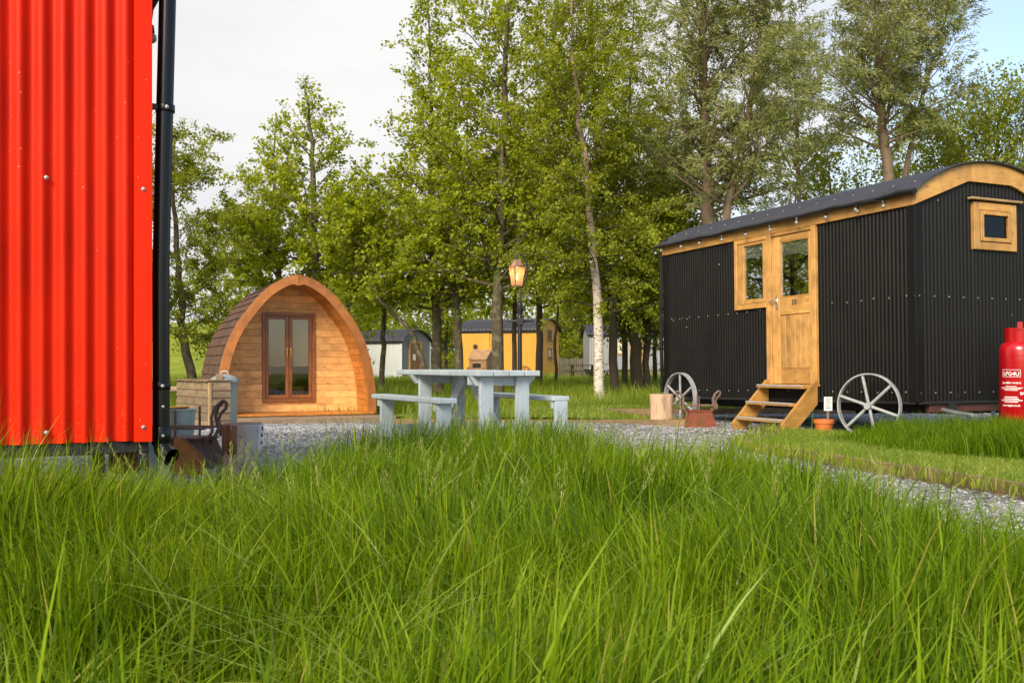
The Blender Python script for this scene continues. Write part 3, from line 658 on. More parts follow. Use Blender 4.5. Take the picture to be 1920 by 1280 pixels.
for (p, q_) in (((b0 - .027, 1.673), (b0 - .003, 2.374)), ((b1 + .003, 1.673), (b1 + .029, 2.374))): Bx('bead', (-.018, p[0], p[1]), (.0, q_[0], q_[1]), 'huttimber_z', door)
Bx('bead', (-.018, b0 - .003, 1.673), (.0, b1 + .003, 1.69), 'huttimber_y', door); Bx('bead', (-.018, b0 - .003, 2.36), (.0, b1 + .003, 2.374), 'huttimber_y', door)
Bx('pane', (-.003, b0 - .003, 1.685), (.003, b1 + .003, 2.37), 'glass', door, 0)
Bx('blind', (.008, b0 - .02, 2.20), (.012, b1 + .02, 2.372), 'cream', door)
hd = MB(); hd.box((-.030, 2.158, 1.53), (-.022, 2.196, 1.70), .003); hd.tube([(-.026, 2.177, 1.645), (-.065, 2.177, 1.645), (-.07, 2.20, 1.645), (-.068, 2.27, 1.64)], .010, 8)
hd.tube([(-.031, 2.177, 1.565), (-.022, 2.177, 1.565)], .008, 8)
hd.build('handle', 'steel', door, True)
def text_mesh(txt, size, depth=.001, bold=0.0, align='CENTER', sx=1.0):
    cu = bpy.data.curves.new('txt', 'FONT'); cu.body = txt; cu.size = size; cu.extrude = depth; cu.offset = bold; cu.align_x = align
    o = bpy.data.objects.new('txt', cu); C.objects.link(o); dg = bpy.context.evaluated_depsgraph_get()
    me = bpy.data.meshes.new_from_object(o.evaluated_get(dg)); bpy.data.objects.remove(o); bpy.data.curves.remove(cu)
    v = [(p.co.x * sx, p.co.y, p.co.z) for p in me.vertices]; f = [tuple(p.vertices) for p in me.polygons]; bpy.data.meshes.remove(me)
    return v, f
v, f = text_mesh('10', .095, .002, .001)
m = MB(); m.add([(-.0245 - z, 1.862 - x, 1.575 + y) for x, y, z in v], f); m.build('number', 'bolt', door)
win = bpy.data.objects.new('window', None); C.objects.link(win); win.parent = hut
Bx('frame', (XF, D3 - .055, 1.575), (.03, D3, HT - .004), 'huttimber_z', win)
Bx('frame', (XF + .001, D1 + .001, HT - .06), (.029, D3 - .056, HT - .005), 'huttimber_y', win)
Bx('sill', (XF - .006, D1 + .001, 1.575), (.03, D3 - .056, 1.64), 'huttimber_y', win)
w0, w1, wz0, wz1 = 2.438, 2.82, 1.70, 2.40
for (ya, yb, za, zb, mt) in ((w1, D3 - .062, 1.645, 2.435, 'huttimber_z'), (D1 + .006, w0, 1.645, 2.435, 'huttimber_z'), (w0, w1, 1.645, wz0, 'huttimber_y'), (w0, w1, wz1, 2.435, 'huttimber_y')):
    Bx('sash', (-.028, ya, za), (.02, yb, zb), mt, win)
Bx('pane', (-.004, w0 - .003, wz0 - .003), (.002, w1 + .003, wz1 + .003), 'glass', win, 0)
Bx('blind', (.007, w0, 2.24), (.011, w1, 2.40), 'cream', win)
ew = bpy.data.objects.new('window', None); C.objects.link(ew); ew.parent = hut
fw = .085
for (xa, xb, za, zb, mt) in ((EW0, EW0 + fw, EZ0, EZ1, 'huttimber_z'), (EW1 - fw, EW1, EZ0, EZ1, 'huttimber_z'), (EW0 + fw, EW1 - fw, EZ0, EZ0 + fw, 'huttimber_x'), (EW0 + fw, EW1 - fw, EZ1 - fw, EZ1, 'huttimber_x')):
    Bx('frame', (xa, XF, za), (xb, .03, zb), mt, ew)
sx0, sx1, sz0, sz1 = EW0 + fw + .006, EW1 - fw - .006, EZ0 + fw + .006, EZ1 - fw - .006
for (xa, xb, za, zb, mt) in ((sx0, sx0 + .05, sz0, sz1, 'huttimber_z'), (sx1 - .05, sx1, sz0, sz1, 'huttimber_z'), (sx0 + .05, sx1 - .05, sz0, sz0 + .045, 'huttimber_x'), (sx0 + .05, sx1 - .05, sz1 - .045, sz1, 'huttimber_x')):
    Bx('sash', (xa, -.052, za), (xb, .0, zb), mt, ew)
Bx('pane', (sx0 + .047, -.02, sz0 + .042), (sx1 - .047, -.015, sz1 - .042), 'darkglass', ew, 0)
Bx('hood', (EW0 - .07, -.075, EZ1 + .02), (EW1 + .07, -.01, EZ1 + .045), 'oldtimber', ew)
Bx('inner_wall', (.10, .10, HB + .03), (HW - .1, HL - .1, HB + .04), 'dark', hut)
# festoon along the eave
ps = [(1200 + x / 3.765, 300 + y / 3.765) for x, y in ((225, 620), (365, 577), (495, 545), (650, 503), (812, 484), (990, 448), (1187, 415), (1395, 342), (1620, 308))] + [(1630, 374), (1678, 360)]
def eave_pt(px, dz=0, x=-.135): return hm @ Vector((x, side_d(px), 2.60 + dz))
eb = [eave_pt(p[0], random.uniform(-.02, .015)) for p in ps]
ec = []
for i, p in enumerate(eb):
    ec.append(p)
    if i + 1 < len(eb): ec.append((p + eb[i + 1]) * .5 + Vector((0, 0, .02 if i % 2 else -.012)))
festoon('string of clear bulbs along the timber eave of the black hut', ec, eb)
ca = hm @ Vector((-.12, HL + .06, 2.60)); cb = Vector((-3.93, 18.22, 2.50))
cat = [ca.lerp(cb, k / 40) - Vector((0, 0, .30 * 4 * (k / 40) * (1 - k / 40) * .5)) for k in range(41)]
festoon('festoon string sagging from the black hut corner across to the arched pod', cat, [cat[k] for k in (0, 3, 6, 9, 12, 15, 19, 22, 26, 29, 32, 35, 39)])
MB_ = None

# wooden steps at the hut door
st = thing('wooden_steps', 'three tread timber steps with metal nosings at the hut door', 'steps', tuple(hm @ Vector((0, 0, 0)))[:2] + (0.0,), R(25.2))
dL, dR = 2.375, 1.455; o_ = -.032
for d in (dL - .02, dR + .02):
    x0, x1 = -.045, -.51
    poly = [(x0, .60), (x0, .34), (x1 + .10, .0), (x1 - .06, .0), (x1 - .08, .09), (x0 - .02, .62)]
    MB().prism(poly, d - .022, d + .022).build('stringer', 'huttimber_x', st)
for k, (x, z) in enumerate(((-.14, .555), (-.31, .35), (-.46, .16))):
    tr = Bx('tread', (x - .10, dR + .043, z - .034), (x + .09, dL - .043, z), 'oldtimber' if 0 else 'huttimber_y', st)
    Bx('nosing', (x - .108, dR + .046, z - .012), (x - .055, dL - .046, z + .006), 'alu', tr)

# gas bottle
GB = (at(1910, 10.35), 10.35, .0)
gb = thing('gas_bottle', 'tall red gas bottle with white lettering against the black hut', 'gas bottle', GB, 0)
rr_ = .187
prof = [(.15, 0), (.152, .05), (.17, .055), (rr_, .085), (rr_, .90), (rr_ + .002, .902), (rr_ + .002, .91), (rr_, .912), (rr_, .965), (.178, 1.0), (.155, 1.03), (.12, 1.052), (.06, 1.062)]
MB().lathe(prof, 48).build('body', 'gas', gb, True)
MB().lathe([(.168, -.02), (.172, -.018), (.172, .03), (.168, .032)], 40).build('foot_ring', 'gas', gb, True)
m = MB(); n = 40; vs = []; fs = []
for k in range(n):
    a = 2 * math.pi * k / n
    for r, z in ((.122, 1.04), (.135, 1.04), (.14, 1.19), (.128, 1.19)): vs.append((r * math.cos(a), r * math.sin(a), z))
for k in range(n):
    am = math.degrees(2 * math.pi * (k + .5) / n)
    if 268 < am < 300: 
        continue
    k2 = (k + 1) % n
    for j in range(4): fs.append((k * 4 + j, k * 4 + (j + 1) % 4, k2 * 4 + (j + 1) % 4, k2 * 4 + j))
m.add(vs, fs); m.build('shroud', 'gas', gb, True)
m = MB(); n = 8
for z0, z1 in ((1.04, 1.10), (1.16, 1.19)):
    vs = []; fs = []
    for k in range(n + 1):
        a = R(268 + 34 * k / n)
        vs += [(r * math.cos(a), r * math.sin(a), z) for r, z in ((.1235, z0), (.1345, z0), (.1375, z1), (.1275, z1))]
    for k in range(n):
        for j in range(4): fs.append((k * 4 + j, k * 4 + (j + 1) % 4, (k + 1) * 4 + (j + 1) % 4, (k + 1) * 4 + j))
    m.add(vs, fs)
m.build('shroud_grip', 'gas', gb, True)
MB().tube([(0, 0, 1.05), (0, 0, 1.16)], .022, 10).build('valve', 'brass', gb, True)
tg = MB(); tg.box((-.085, -.142, 1.175), (-.03, -.137, 1.25), .001); tg.build('tag', 'gas', gb)
def wrap(v, cx, z, r): return [((r + zz) * math.sin(cx + x / r), -(r + zz) * math.cos(cx + x / r), z + y) for x, y, zz in v]
def lettering(txt, ang, z, size, bold=0, align='CENTER', sx=1.0):
    v, f = text_mesh(txt, size, .0006, bold, align, sx); m = MB(); m.add(wrap(v, ang, z, rr_ + .0006), f); m.build('lettering', 'white', gb)
AC = R(-50)
lettering('LPG4U', AC, .700, .056, .0008)
m = MB()
def strip(ang0, ang1, za, zb):
    vs = []; fs = []; n = 12
    for k in range(n + 1):
        a = ang0 + (ang1 - ang0) * k / n
        for z in (za, zb): vs.append(((rr_ + .0012) * math.sin(a), -(rr_ + .0012) * math.cos(a), z))
    fs = [(2 * k, 2 * k + 2, 2 * k + 3, 2 * k + 1) for k in range(n)]; m.add(vs, fs)
for za, zb in ((.685, .689), (.757, .761)): strip(AC - .50, AC + .50, za, zb)
for aa in (-.50, .48): strip(AC + aa, AC + aa + .02, .685, .761)
m.build('logo_border', 'white', gb)
lettering('Tel: 0800 1410515', AC, .615, .026, .0006)
lettering('EXTREMELY', R(6), .505, .036, .0012); lettering('UN', R(-2), .468, .036, .0012); lettering('47kg', R(8), .432, .036, .0012)
lettering('www.lpg4u.co.uk', AC, .385, .026, .0006)
for i in range(4): # small print too fine to read
    for base_, n_ in ((.585, 4),):
        m = MB(); wdt = (.30, .62, .5, .36)[i]; z = base_ - i * .013
        strip(AC - wdt, AC + wdt, z, z + .0055); m.build('small_print', 'white', gb)
for i in range(4):
    m = MB(); wdt = (.34, .42, .6, .38)[i]; z = .475 - i * .017
    strip(AC - wdt, AC + wdt, z, z + .008); m.build('small_print', 'white', gb)

# terracotta pot with a little sign
pt = (at(1545, 11.45), 11.45)
pot = thing('flower_pot', 'small terracotta flower pot on the gravel beside the steps', 'pot', (*pt, 0))
MB().lathe([(.075, 0), (.105, .135), (.116, .137), (.119, .178), (.110, .180), (.104, .14), (.07, .02)], 28).build('body', 'pot', pot, True)
MB().lathe([(.002, .142), (.104, .145)], 20).build('earth', 'soil', pot, True)
sg = thing('plant_label', 'small white printed sign on a wooden stake stuck in the pot', 'sign', (pt[0] + .035, pt[1] - .03, .14), R(8))
Bx('stake', (-.012, -.004, -.04), (.012, .004, .20), 'oldtimber', sg)
bd = Bx('board', (-.05, -.010, .14), (.05, -.005, .30), 'white', sg)
for i in range(5): Bx('print_line', (-.035, -.0115, .275 - i * .026), (.035 - .012 * (i % 2), -.0101, .281 - i * .026), 'bolt', bd, 0)

# rusty fire baskets
def fire_basket(name, label, loc, rz, sc_, mat):
    t = thing(name, label, 'fire pit', loc, rz); t.scale = (sc_,) * 3
    m = MB(); b = .205; u = .145; h = .20
    for (s0, s1) in (((-b, -b), (b, -b)), ((b, -b), (b, b)), ((b, b), (-b, b)), ((-b, b), (-b, -b))):
        k = u / b; vs = [(*s0, 0), (*s1, 0), (s1[0] * k, s1[1] * k, h), (s0[0] * k, s0[1] * k, h)]
        m = MB(); m.add(vs, [(0, 1, 2, 3)]); o = m.build('side_plate', mat, t); q_ = o.modifiers.new('t', 'SOLIDIFY'); q_.thickness = .006
    m = MB(); m.box((-u - .008, -u - .008, h), (u + .008, u + .008, h + .02), .003); m.build('tray', mat, t)
    for s in (-1, 1):
        for yy in (-.05, .05):
            p = [(s * .15, yy, .17), (s * .215, yy * .9, .26), (s * .20, yy * .6, .36), (s * .225, yy * .4, .43), (s * .275, yy * .2, .475), (s * .30, 0, .46), (s * .295, 0, .42), (s * .255, 0, .385), (s * .235, 0, .33), (s * .25, yy * .5, .28), (s * .22, yy, .20)]
            pts = []
            for i in range(len(p) - 1):
                for k in range(3): pts.append(Vector(p[i]).lerp(Vector(p[i + 1]), k / 3))
            MB().tube(pts, .0115, 7).build('scroll_handle', 'rod', t, True)
    for yy in (-.12, .0, .12): MB().tube([(-.2, yy, .285), (.2, yy, .285)], .008, 7).build('cross_rod', 'rod', t, True)
    MB().tube([(.02, .13, .2), (.02, .13, .43)], .009, 7).build('spike', 'rod', t, True)
    MB().tube([(-.02, -.13, .2), (-.02, -.13, .41)], .009, 7).build('spike', 'rod', t, True)
    return t
fire_basket('fire_basket', 'rust red fire basket with scrolled iron handles by the pale stump', (at(1309, 12.95), 12.95, 0), R(4), .98, 'rust')
fire_basket('fire_basket', 'dark maroon fire basket with scrolled iron handles beside the drainpipe', (at(352, 7.9), 7.9, 0), R(-12), 1.12, 'rustdark')
hp = thing('rusty_plate', 'ochre rusted steel plate leaning against the dark fire basket', 'plate', (at(350, 7.35), 7.35, 0), R(-6), rx=R(-10))
MB().prism([(-.12, 0), (.13, 0), (.13, .115), (.10, .16), (-.05, .275), (-.12, .275)], 0, .012).build('plate', 'ochre', hp)
MB().prism([(.131, .118), (.101, .163), (-.049, .278), (-.055, .272), (.096, .157), (.126, .113)], -.004, .016).build('rolled_edge', 'rod', hp)
bk = thing('metal_bucket', 'galvanised tub standing behind the dark fire basket', 'bucket', (at(330, 8.9), 8.9, 0), 0)
MB().lathe([(.14, 0), (.17, .40), (.178, .405), (.178, .42), (.165, .415), (.135, .03)], 28).build('body', 'zinc', bk, True)
MB().tube([(-.12, -.05, .425), (.14, -.08, .44)], .012, 8).build('tongs', 'brass', bk, True)

# stumps
def stump(label, loc, r, h, mat, top, seed, lean=0.0):
    rs = random.Random(seed); ph = [rs.uniform(0, 6.3) for _ in range(5)]
    j = lambda th, z: 1 + .05 * math.sin(2 * th + ph[0]) + .035 * math.sin(5 * th + ph[1] + z * 4) + .018 * math.sin(11 * th + ph[2] + z * 9) + .012 * math.sin(23 * th + ph[3])
    t = thing('log_stump', label, 'stump', loc, 0)
    MB().lathe([(r * 1.04, -.02), (r * .97, h * .1), (r * .95, h * .3), (r * .97, h * .55), (r * .99, h * .8), (r * 1.0, h - .012), (r * .985, h)], 40, jit=j).build('trunk', mat, t, True)
    MB().lathe([(r * .02, h + .003), (r * .5, h + .004), (r * .94, h + .002)], 36, jit=j).build('cut_face', top, t, True)
    return t
s1 = stump('pale barkless log stump standing at the corner of the timber edging', (at(1241, 13.3), 13.3, gz(2, 13.3) + .05), .148, .365, 'stump_side', 'stump_top', 3)
s2 = stump('white birch stump with peeling bark and bare rotten wood in the grass', (at(455, 6.75), 6.75, 0), .137, .42, 'stump_birch', 'stump_top', 5)
m = MB(); n = 10; vs = []
for k in range(n + 1):
    a = R(208 + 62 * k / n)
    for z in (.20 + .05 * random.random(), .30, .415): vs.append((.141 * math.cos(a), .141 * math.sin(a), z))
fs = [(k * 3 + j, (k + 1) * 3 + j, (k + 1) * 3 + j + 1, k * 3 + j + 1) for k in range(n) for j in range(2)]
m.v = []; m.f = []; m.add([(x * .985, y * .985, z) for x, y, z in vs], fs); o = m.build('bare_wood', 'stump_rot', s2, True); o.modifiers.new('t', 'SOLIDIFY').thickness = .004
tgw = thing('white_marker', 'small white strip with black marks leaning against the birch stump', 'marker', (at(487, 6.72), 6.70, .25), R(12), ry=R(4))
Bx('strip', (-.026, -.004, 0), (.02, .004, .165), 'white', tgw)
for z in (.035, .085, .13): Bx('mark', (.008, -.0055, z), (.019, -.0041, z + .02), 'bolt', tgw, 0)

# timber box with overlapping boards, bin behind it
CB = (at(394, 14.0), 14.0, gz(at(394, 14.0), 14.0) - .01)
cbx = thing('timber_box', 'weathered low timber box of overlapping boards with plank lid', 'box', CB, R(38))
# local x right-back along the short visible face, -y... front face runs to the left-back
bh = .107
for i in range(6):
    z0 = i * bh; j = random.uniform(-.004, .004)
    m = MB(); m.prism([(-.022, z0), (0, z0), (0, z0 + bh + .012), (-.006, z0 + bh + .012)], 0, .78, 'yz') if 0 else None
    b_ = MB(); vs = [(0, -.024, z0), (.29, -.024, z0), (.29, -.006, z0 + bh + .01), (0, -.006, z0 + bh + .01), (0, 0, z0), (.29, 0, z0), (.29, 0, z0 + bh + .01), (0, 0, z0 + bh + .01)]
    b_.add(vs, [(0, 1, 2, 3), (4, 7, 6, 5), (0, 4, 5, 1), (3, 2, 6, 7), (0, 3, 7, 4), (1, 5, 6, 2)]); b_.build('board', 'crate', cbx)
    b_ = MB(); vs = [(-.024, 0, z0 + j), (-.024, 1.3, z0 + j), (-.006, 1.3, z0 + bh + .01), (-.006, 0, z0 + bh + .01), (0, 0, z0), (0, 1.3, z0), (0, 1.3, z0 + bh + .01), (0, 0, z0 + bh + .01)]
    b_.add(vs, [(0, 1, 2, 3), (4, 7, 6, 5), (0, 4, 5, 1), (3, 2, 6, 7), (0, 3, 7, 4), (1, 5, 6, 2)]); b_.build('board', 'crate_y', cbx)
Bx('corner_post', (-.03, -.03, 0), (.012, .012, .645), 'oldtimber', cbx); Bx('back_panel', (.02, 1.24, 0), (.29, 1.28, .64), 'crate', cbx); Bx('side_panel', (.26, .01, 0), (.29, 1.24, .64), 'crate_y', cbx)
for i in range(9):
    y0 = -.03 + i * .15; m = MB(); m.box((-.05, y0, .648), (.32, y0 + .165, .664), .003)
    m.v = [(x, y, z + (.014 if y < y0 + .08 else 0) + .004 * math.sin(i * 2.1)) for x, y, z in m.v]; m.build('lid_plank', 'crate', cbx)
blk = tag(MB().box((-.045, -.045, 0), (.05, .045, .085), .004).build('timber_block', 'crate', None, loc=tuple(Vector(CB) + Vector((.06, .22, .672))), rot=(0, 0, R(20))), 'small square wood block lying on the timber box lid', 'block')
bn = thing('metal_bin', 'galvanised metal bin with conical lid beside the timber box', 'bin', (at(421, 14.42), 14.42, gz(at(413, 14.3), 14.3)), 0)
MB().lathe([(.17, 0), (.175, .02), (.19, .60), (.197, .602), (.197, .612), (.19, .614), (.191, .625), (.197, .627), (.197, .637), (.19, .64), (.19, .66)], 32).build('body', 'zinc', bn, True)
ld = MB().lathe([(.205, .645), (.212, .648), (.212, .675), (.20, .69), (.15, .725), (.09, .75), (.03, .76), (.001, .762)], 32).build('lid', 'zinc', bn, True)
MB().tube([(-.055, 0, .75), (-.05, 0, .795), (0, 0, .81), (.05, 0, .795), (.055, 0, .75)], .008, 8).build('handle', 'zinc', ld, True)
rl = thing('log_rail', 'weathered horizontal log lying behind the timber box', 'log', (at(318, 17.0), 17.0, gz(-5.8, 17)), R(3))
MB().tube([(-.7, 0, .62), (0, .02, .60), (.75, .03, .60)], [.05, .055, .05], 9).build('log', 'crate', rl, True)
for x in (-.5, .55): Bx('post', (x - .04, -.02, 0), (x + .04, .06, .57), 'crate', rl)

# ------------------------------------------------------------------ picnic table
TB = R(29)
tb = thing('picnic_table', 'pale blue painted picnic table with two attached benches', 'picnic table', (-.3325, 9.70, 0), TB)
TW, TL, TT = .71, 2.09, .752
pw = TW / 4
for i in range(4):
    Bx('tabletop_plank', (i * pw + .004, random.uniform(-.006, .006), TT - .055), ((i + 1) * pw - .004, TL, TT), 'tablep', tb, .007)
gl, bw = .21, .20; SH = .485
Bx('bench_seat', (-gl - bw, .02, SH - .05), (-gl, 1.80, SH), 'tablep', tb, .008); Bx('bench_seat', (TW + gl, .10, SH - .05), (TW + gl + bw, 1.88, SH), 'tablep', tb, .008)
for y in (.14, 1.62):
    MB().prism([(-.02, TT - .056), (TW + .02, TT - .056), (TW - .05, TT - .15), (.05, TT - .15)], y, y + .05).build('top_bearer', 'tablep', tb)
    for x in (.075, TW - .075 - .15): Bx('leg', (x, y - .048, .02), (x + .15, y - .001, TT - .057), 'tablep', tb, .006)
    Bx('ground_rail', (-gl - bw - .01, y, .0), (TW + gl + bw + .01, y + .05, .15), 'tablep', tb, .006)
    for x in (-gl - bw + .025, TW + gl + .025):
        Bx('bench_leg', (x, y - .047, .01), (x + .15, y - .002, SH - .051), 'tablep', tb, .006)
        Bx('seat_bearer', (x - .01, y, SH - .13), (x + .16, y + .05, SH - .051), 'tablep', tb, .006)
    for x in (.12, .19, TW - .19, TW - .12): MB().tube([(x, y + .05, TT - .10), (x, y + .056, TT - .10)], .011, 8).build('bolt', 'bolt', tb)
MB().obox((TW / 2, .20, .10), (TW / 2, .86, TT - .07), .12, .05, (1, 0, 0)).build('brace', 'tablep', tb)
MB().obox((TW / 2, 1.62, .10), (TW / 2, .98, TT - .07), .12, .05, (1, 0, 0)).build('brace', 'tablep', tb)
for x in (.04, -gl - bw + .10): pass
for (x, y) in ((.15, .04), (.2, 1.5)): pass
MB().prism([(.0, TT - .056), (.0, TT - .14), (.24, TT - .14), (.24, TT - .056)], .19, .23).build('cleat', 'tablep', tb)

# ------------------------------------------------------------------ lamp post
LY = 16.0; LX = .126
lp = thing('lamp_post', 'black iron lamp post with lit copper lantern on a swan neck', 'lamp post', (LX, LY, .0), 0)
MB().lathe([(.085, -.06), (.085, .09), (.075, .10), (.088, .13), (.088, .16), (.07, .19), (.062, .25), (.060, .34), (.068, .36), (.068, .38), (.048, .40), (.046, .46), (.056, .47), (.056, .49), (.042, .51), (.038, .7), (.034, 1.42)], 16).build('post', 'iron', lp, True)
MB().lathe([(.034, 1.42), (.05, 1.43), (.05, 1.56), (.045, 1.57), (.04, 1.62), (.055, 1.66), (.058, 1.70), (.04, 1.72), (.045, 1.76), (.03, 1.80), (.018, 1.81)], 14).build('collar', 'iron', lp, True)
MB().box((-.052, -.052, 1.44), (.052, .052, 1.55), .006).build('cross_block', 'iron', lp)
MB().tube([(-.23, 0, 1.50), (-.20, 0, 1.50), (-.12, 0, 1.50), (-.06, 0, 1.50), (.06, 0, 1.50), (.12, 0, 1.50), (.20, 0, 1.50), (.23, 0, 1.505)], [.008, .015, .016, .03, .03, .016, .015, .008], 10).build('ladder_bar', 'iron', lp, True)
nk = [(.012, 1.80), (.012, 1.94), (.03, 2.05), (.07, 2.13), (.103, 2.2), (.12, 2.3), (.118, 2.38), (.095, 2.465), (.06, 2.53), (.02, 2.57), (-.03, 2.575), (-.045, 2.55), (-.045, 2.50)]
MB().tube([(x, 0, z) for x, z in nk], .0135, 9).build('swan_neck', 'iron', lp, True)
ln = bpy.data.objects.new('lantern', None); C.objects.link(ln); ln.parent = lp; ln.location = (-.045, 0, 0); ln.rotation_euler = (0, 0, R(28)); ln.scale = (.84, .84, 1)
def frust(z0, r0, z1, r1, name, mat, th=None):
    m = MB(); vs = [(sx * r0, sy * r0, z0) for sx, sy in ((-1, -1), (1, -1), (1, 1), (-1, 1))] + [(sx * r1, sy * r1, z1) for sx, sy in ((-1, -1), (1, -1), (1, 1), (-1, 1))]
    m.add(vs, [(0, 1, 5, 4), (1, 2, 6, 5), (2, 3, 7, 6), (3, 0, 4, 7), (0, 3, 2, 1), (4, 5, 6, 7)]); return m.build(name, mat, ln)
frust(2.355, .128, 2.368, .132, 'rim', 'copper'); frust(2.368, .128, 2.40, .085, 'roof', 'copper'); frust(2.40, .085, 2.455, .052, 'roof', 'copper'); frust(2.455, .056, 2.485, .056, 'chimney', 'copper')
frust(2.055, .068, 2.075, .072, 'base', 'copper')
for sx, sy in ((-1, -1), (1, -1), (1, 1), (-1, 1)):
    MB().obox((sx * .069, sy * .069, 2.07), (sx * .112, sy * .112, 2.357), .018, .018, (1, .2, 0), .002).build('corner_bar', 'copper', ln)
    m = MB(); a, b = (.066, .108); p = [Vector((sx, sy, 0)), Vector((-sy, sx, 0))]
    m.add([p[0] * a + Vector((0, 0, 2.074)), p[1] * a + Vector((0, 0, 2.074)), p[1] * b + Vector((0, 0, 2.357)), p[0] * b + Vector((0, 0, 2.357))], [(0, 1, 2, 3)]); m.build('pane', 'lampglass', ln)
MB().tube([(0, 0, 2.075), (0, 0, 2.15)], .014, 8).build('burner', 'brass', ln)
MB().lathe([(.004, 2.15), (.018, 2.165), (.023, 2.19), (.017, 2.225), (.008, 2.255), (.001, 2.275)], 12).build('flame', 'flame', ln, True)
pl = bpy.data.lights.new('lamp_flame_light', 'POINT'); pl.energy = .6; pl.color = (1, .6, .25); pl.shadow_soft_size = .03
po = bpy.data.objects.new('lamp_flame_light', pl); C.objects.link(po); po.parent = ln; po.location = (0, 0, 2.30)

# ------------------------------------------------------------------ arched pod
PHI = R(24)
pod = thing('camping_pod', 'arched timber camping pod with brown shingle roof and glazed double doors', 'pod', (-3.93, 18.3, -.12), PHI)
UV = [(0, 1), (.10, .988), (.205, .964), (.30, .932), (.40, .89), (.50, .832), (.596, .764), (.68, .70), (.752, .64), (.82, .565), (.87, .496), (.915, .41), (.947, .329), (.97, .25), (.986, .184), (.996, .09), (1, 0)]
PW, PH, PLn = 1.47, 2.57, 2.75
outer = [(u * PW, v * PH) for u, v in UV]
def offs(pr, d):
    res = []
    for i, (x, z) in enumerate(pr):
        a = Vector(pr[max(i - 1, 0)]); b = Vector(pr[min(i + 1, len(pr) - 1)]); t = (b - a).normalized(); nrm = Vector((-t.y, t.x))
        if i == 0: nrm = Vector((0, 1))
        if i == len(pr) - 1: nrm = Vector((1, 0))
        res.append((max(0, x - nrm.x * d), z - nrm.y * d))
    return res
inner = offs(outer, .155); inner[0] = (0, PH - .205)
soff = offs(outer, .13); soff[0] = (0, PH - .15)
def wat(pr, z):
    pts_ = sorted((b, a) for a, b in pr); zs = [p[0] for p in pts_]; xs_ = [p[1] for p in pts_]; return float(np.interp(z, zs, xs_))
for s in (-1, 1):
    o_sm = [(s * x, z) for x, z in outer]; i_sm = [(s * x, z) for x, z in inner]
    o_sm[0] = (s * .004, PH); i_sm[0] = (s * .004, PH - .205)
    m = MB(); n = len(o_sm)
    vs = [(x, y, z) for y in (-.05, .035) for pr in (o_sm, i_sm) for x, z in pr]
    fs = []
    for i in range(n - 1):
        fs += [(i, i + 1, n + i + 1, n + i), (2 * n + i, 3 * n + i, 3 * n + i + 1, 2 * n + i + 1), (i, 2 * n + i, 2 * n + i + 1, i + 1), (n + i, n + i + 1, 3 * n + i + 1, 3 * n + i)]
    fs += [(0, n, 3 * n, 2 * n), (n - 1, 3 * n - 1, 4 * n - 1, 2 * n - 1)]
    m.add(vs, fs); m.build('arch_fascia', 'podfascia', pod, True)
    # soffit boards running along the axis between the fascia and the recessed wall
    fine = []
    for i in range(len(soff) - 1): 
        fine.append(Vector(soff[i]))
    fine.append(Vector(soff[-1]))
    acc = [0]
    for i in range(len(fine) - 1): acc.append(acc[-1] + (fine[i + 1] - fine[i]).length)
    nb_ = 24
    def along(d): return Vector((float(np.interp(d, acc, [p.x for p in fine])), float(np.interp(d, acc, [p.y for p in fine]))))
    for k in range(nb_):
        p0 = along(acc[-1] * (k + .02) / nb_); p1 = along(acc[-1] * (k + .98) / nb_); t_ = (p1 - p0).normalized(); nn = Vector((t_.y, -t_.x)) * .016
        if nn.dot(p0) < 0 and p0.x > .1: nn = -nn
        m = MB(); vs = [(s * p.x, y, p.y) for y in (.036, .86) for p in (p0, p1, p1 + nn, p0 + nn)]
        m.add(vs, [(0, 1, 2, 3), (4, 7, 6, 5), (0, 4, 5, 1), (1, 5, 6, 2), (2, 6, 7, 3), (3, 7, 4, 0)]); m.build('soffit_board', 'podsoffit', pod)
    # inner roof shell
    sh = offs(outer, .06); sh[0] = (0, PH - .07)
    m = MB(); vs = [(s * x, y, z) for y in (.036, PLn) for x, z in sh]; n = len(sh)
    m.add(vs, [(i, i + 1, n + i + 1, n + i) for i in range(n - 1)]); m.build('roof_shell', 'dark', pod)
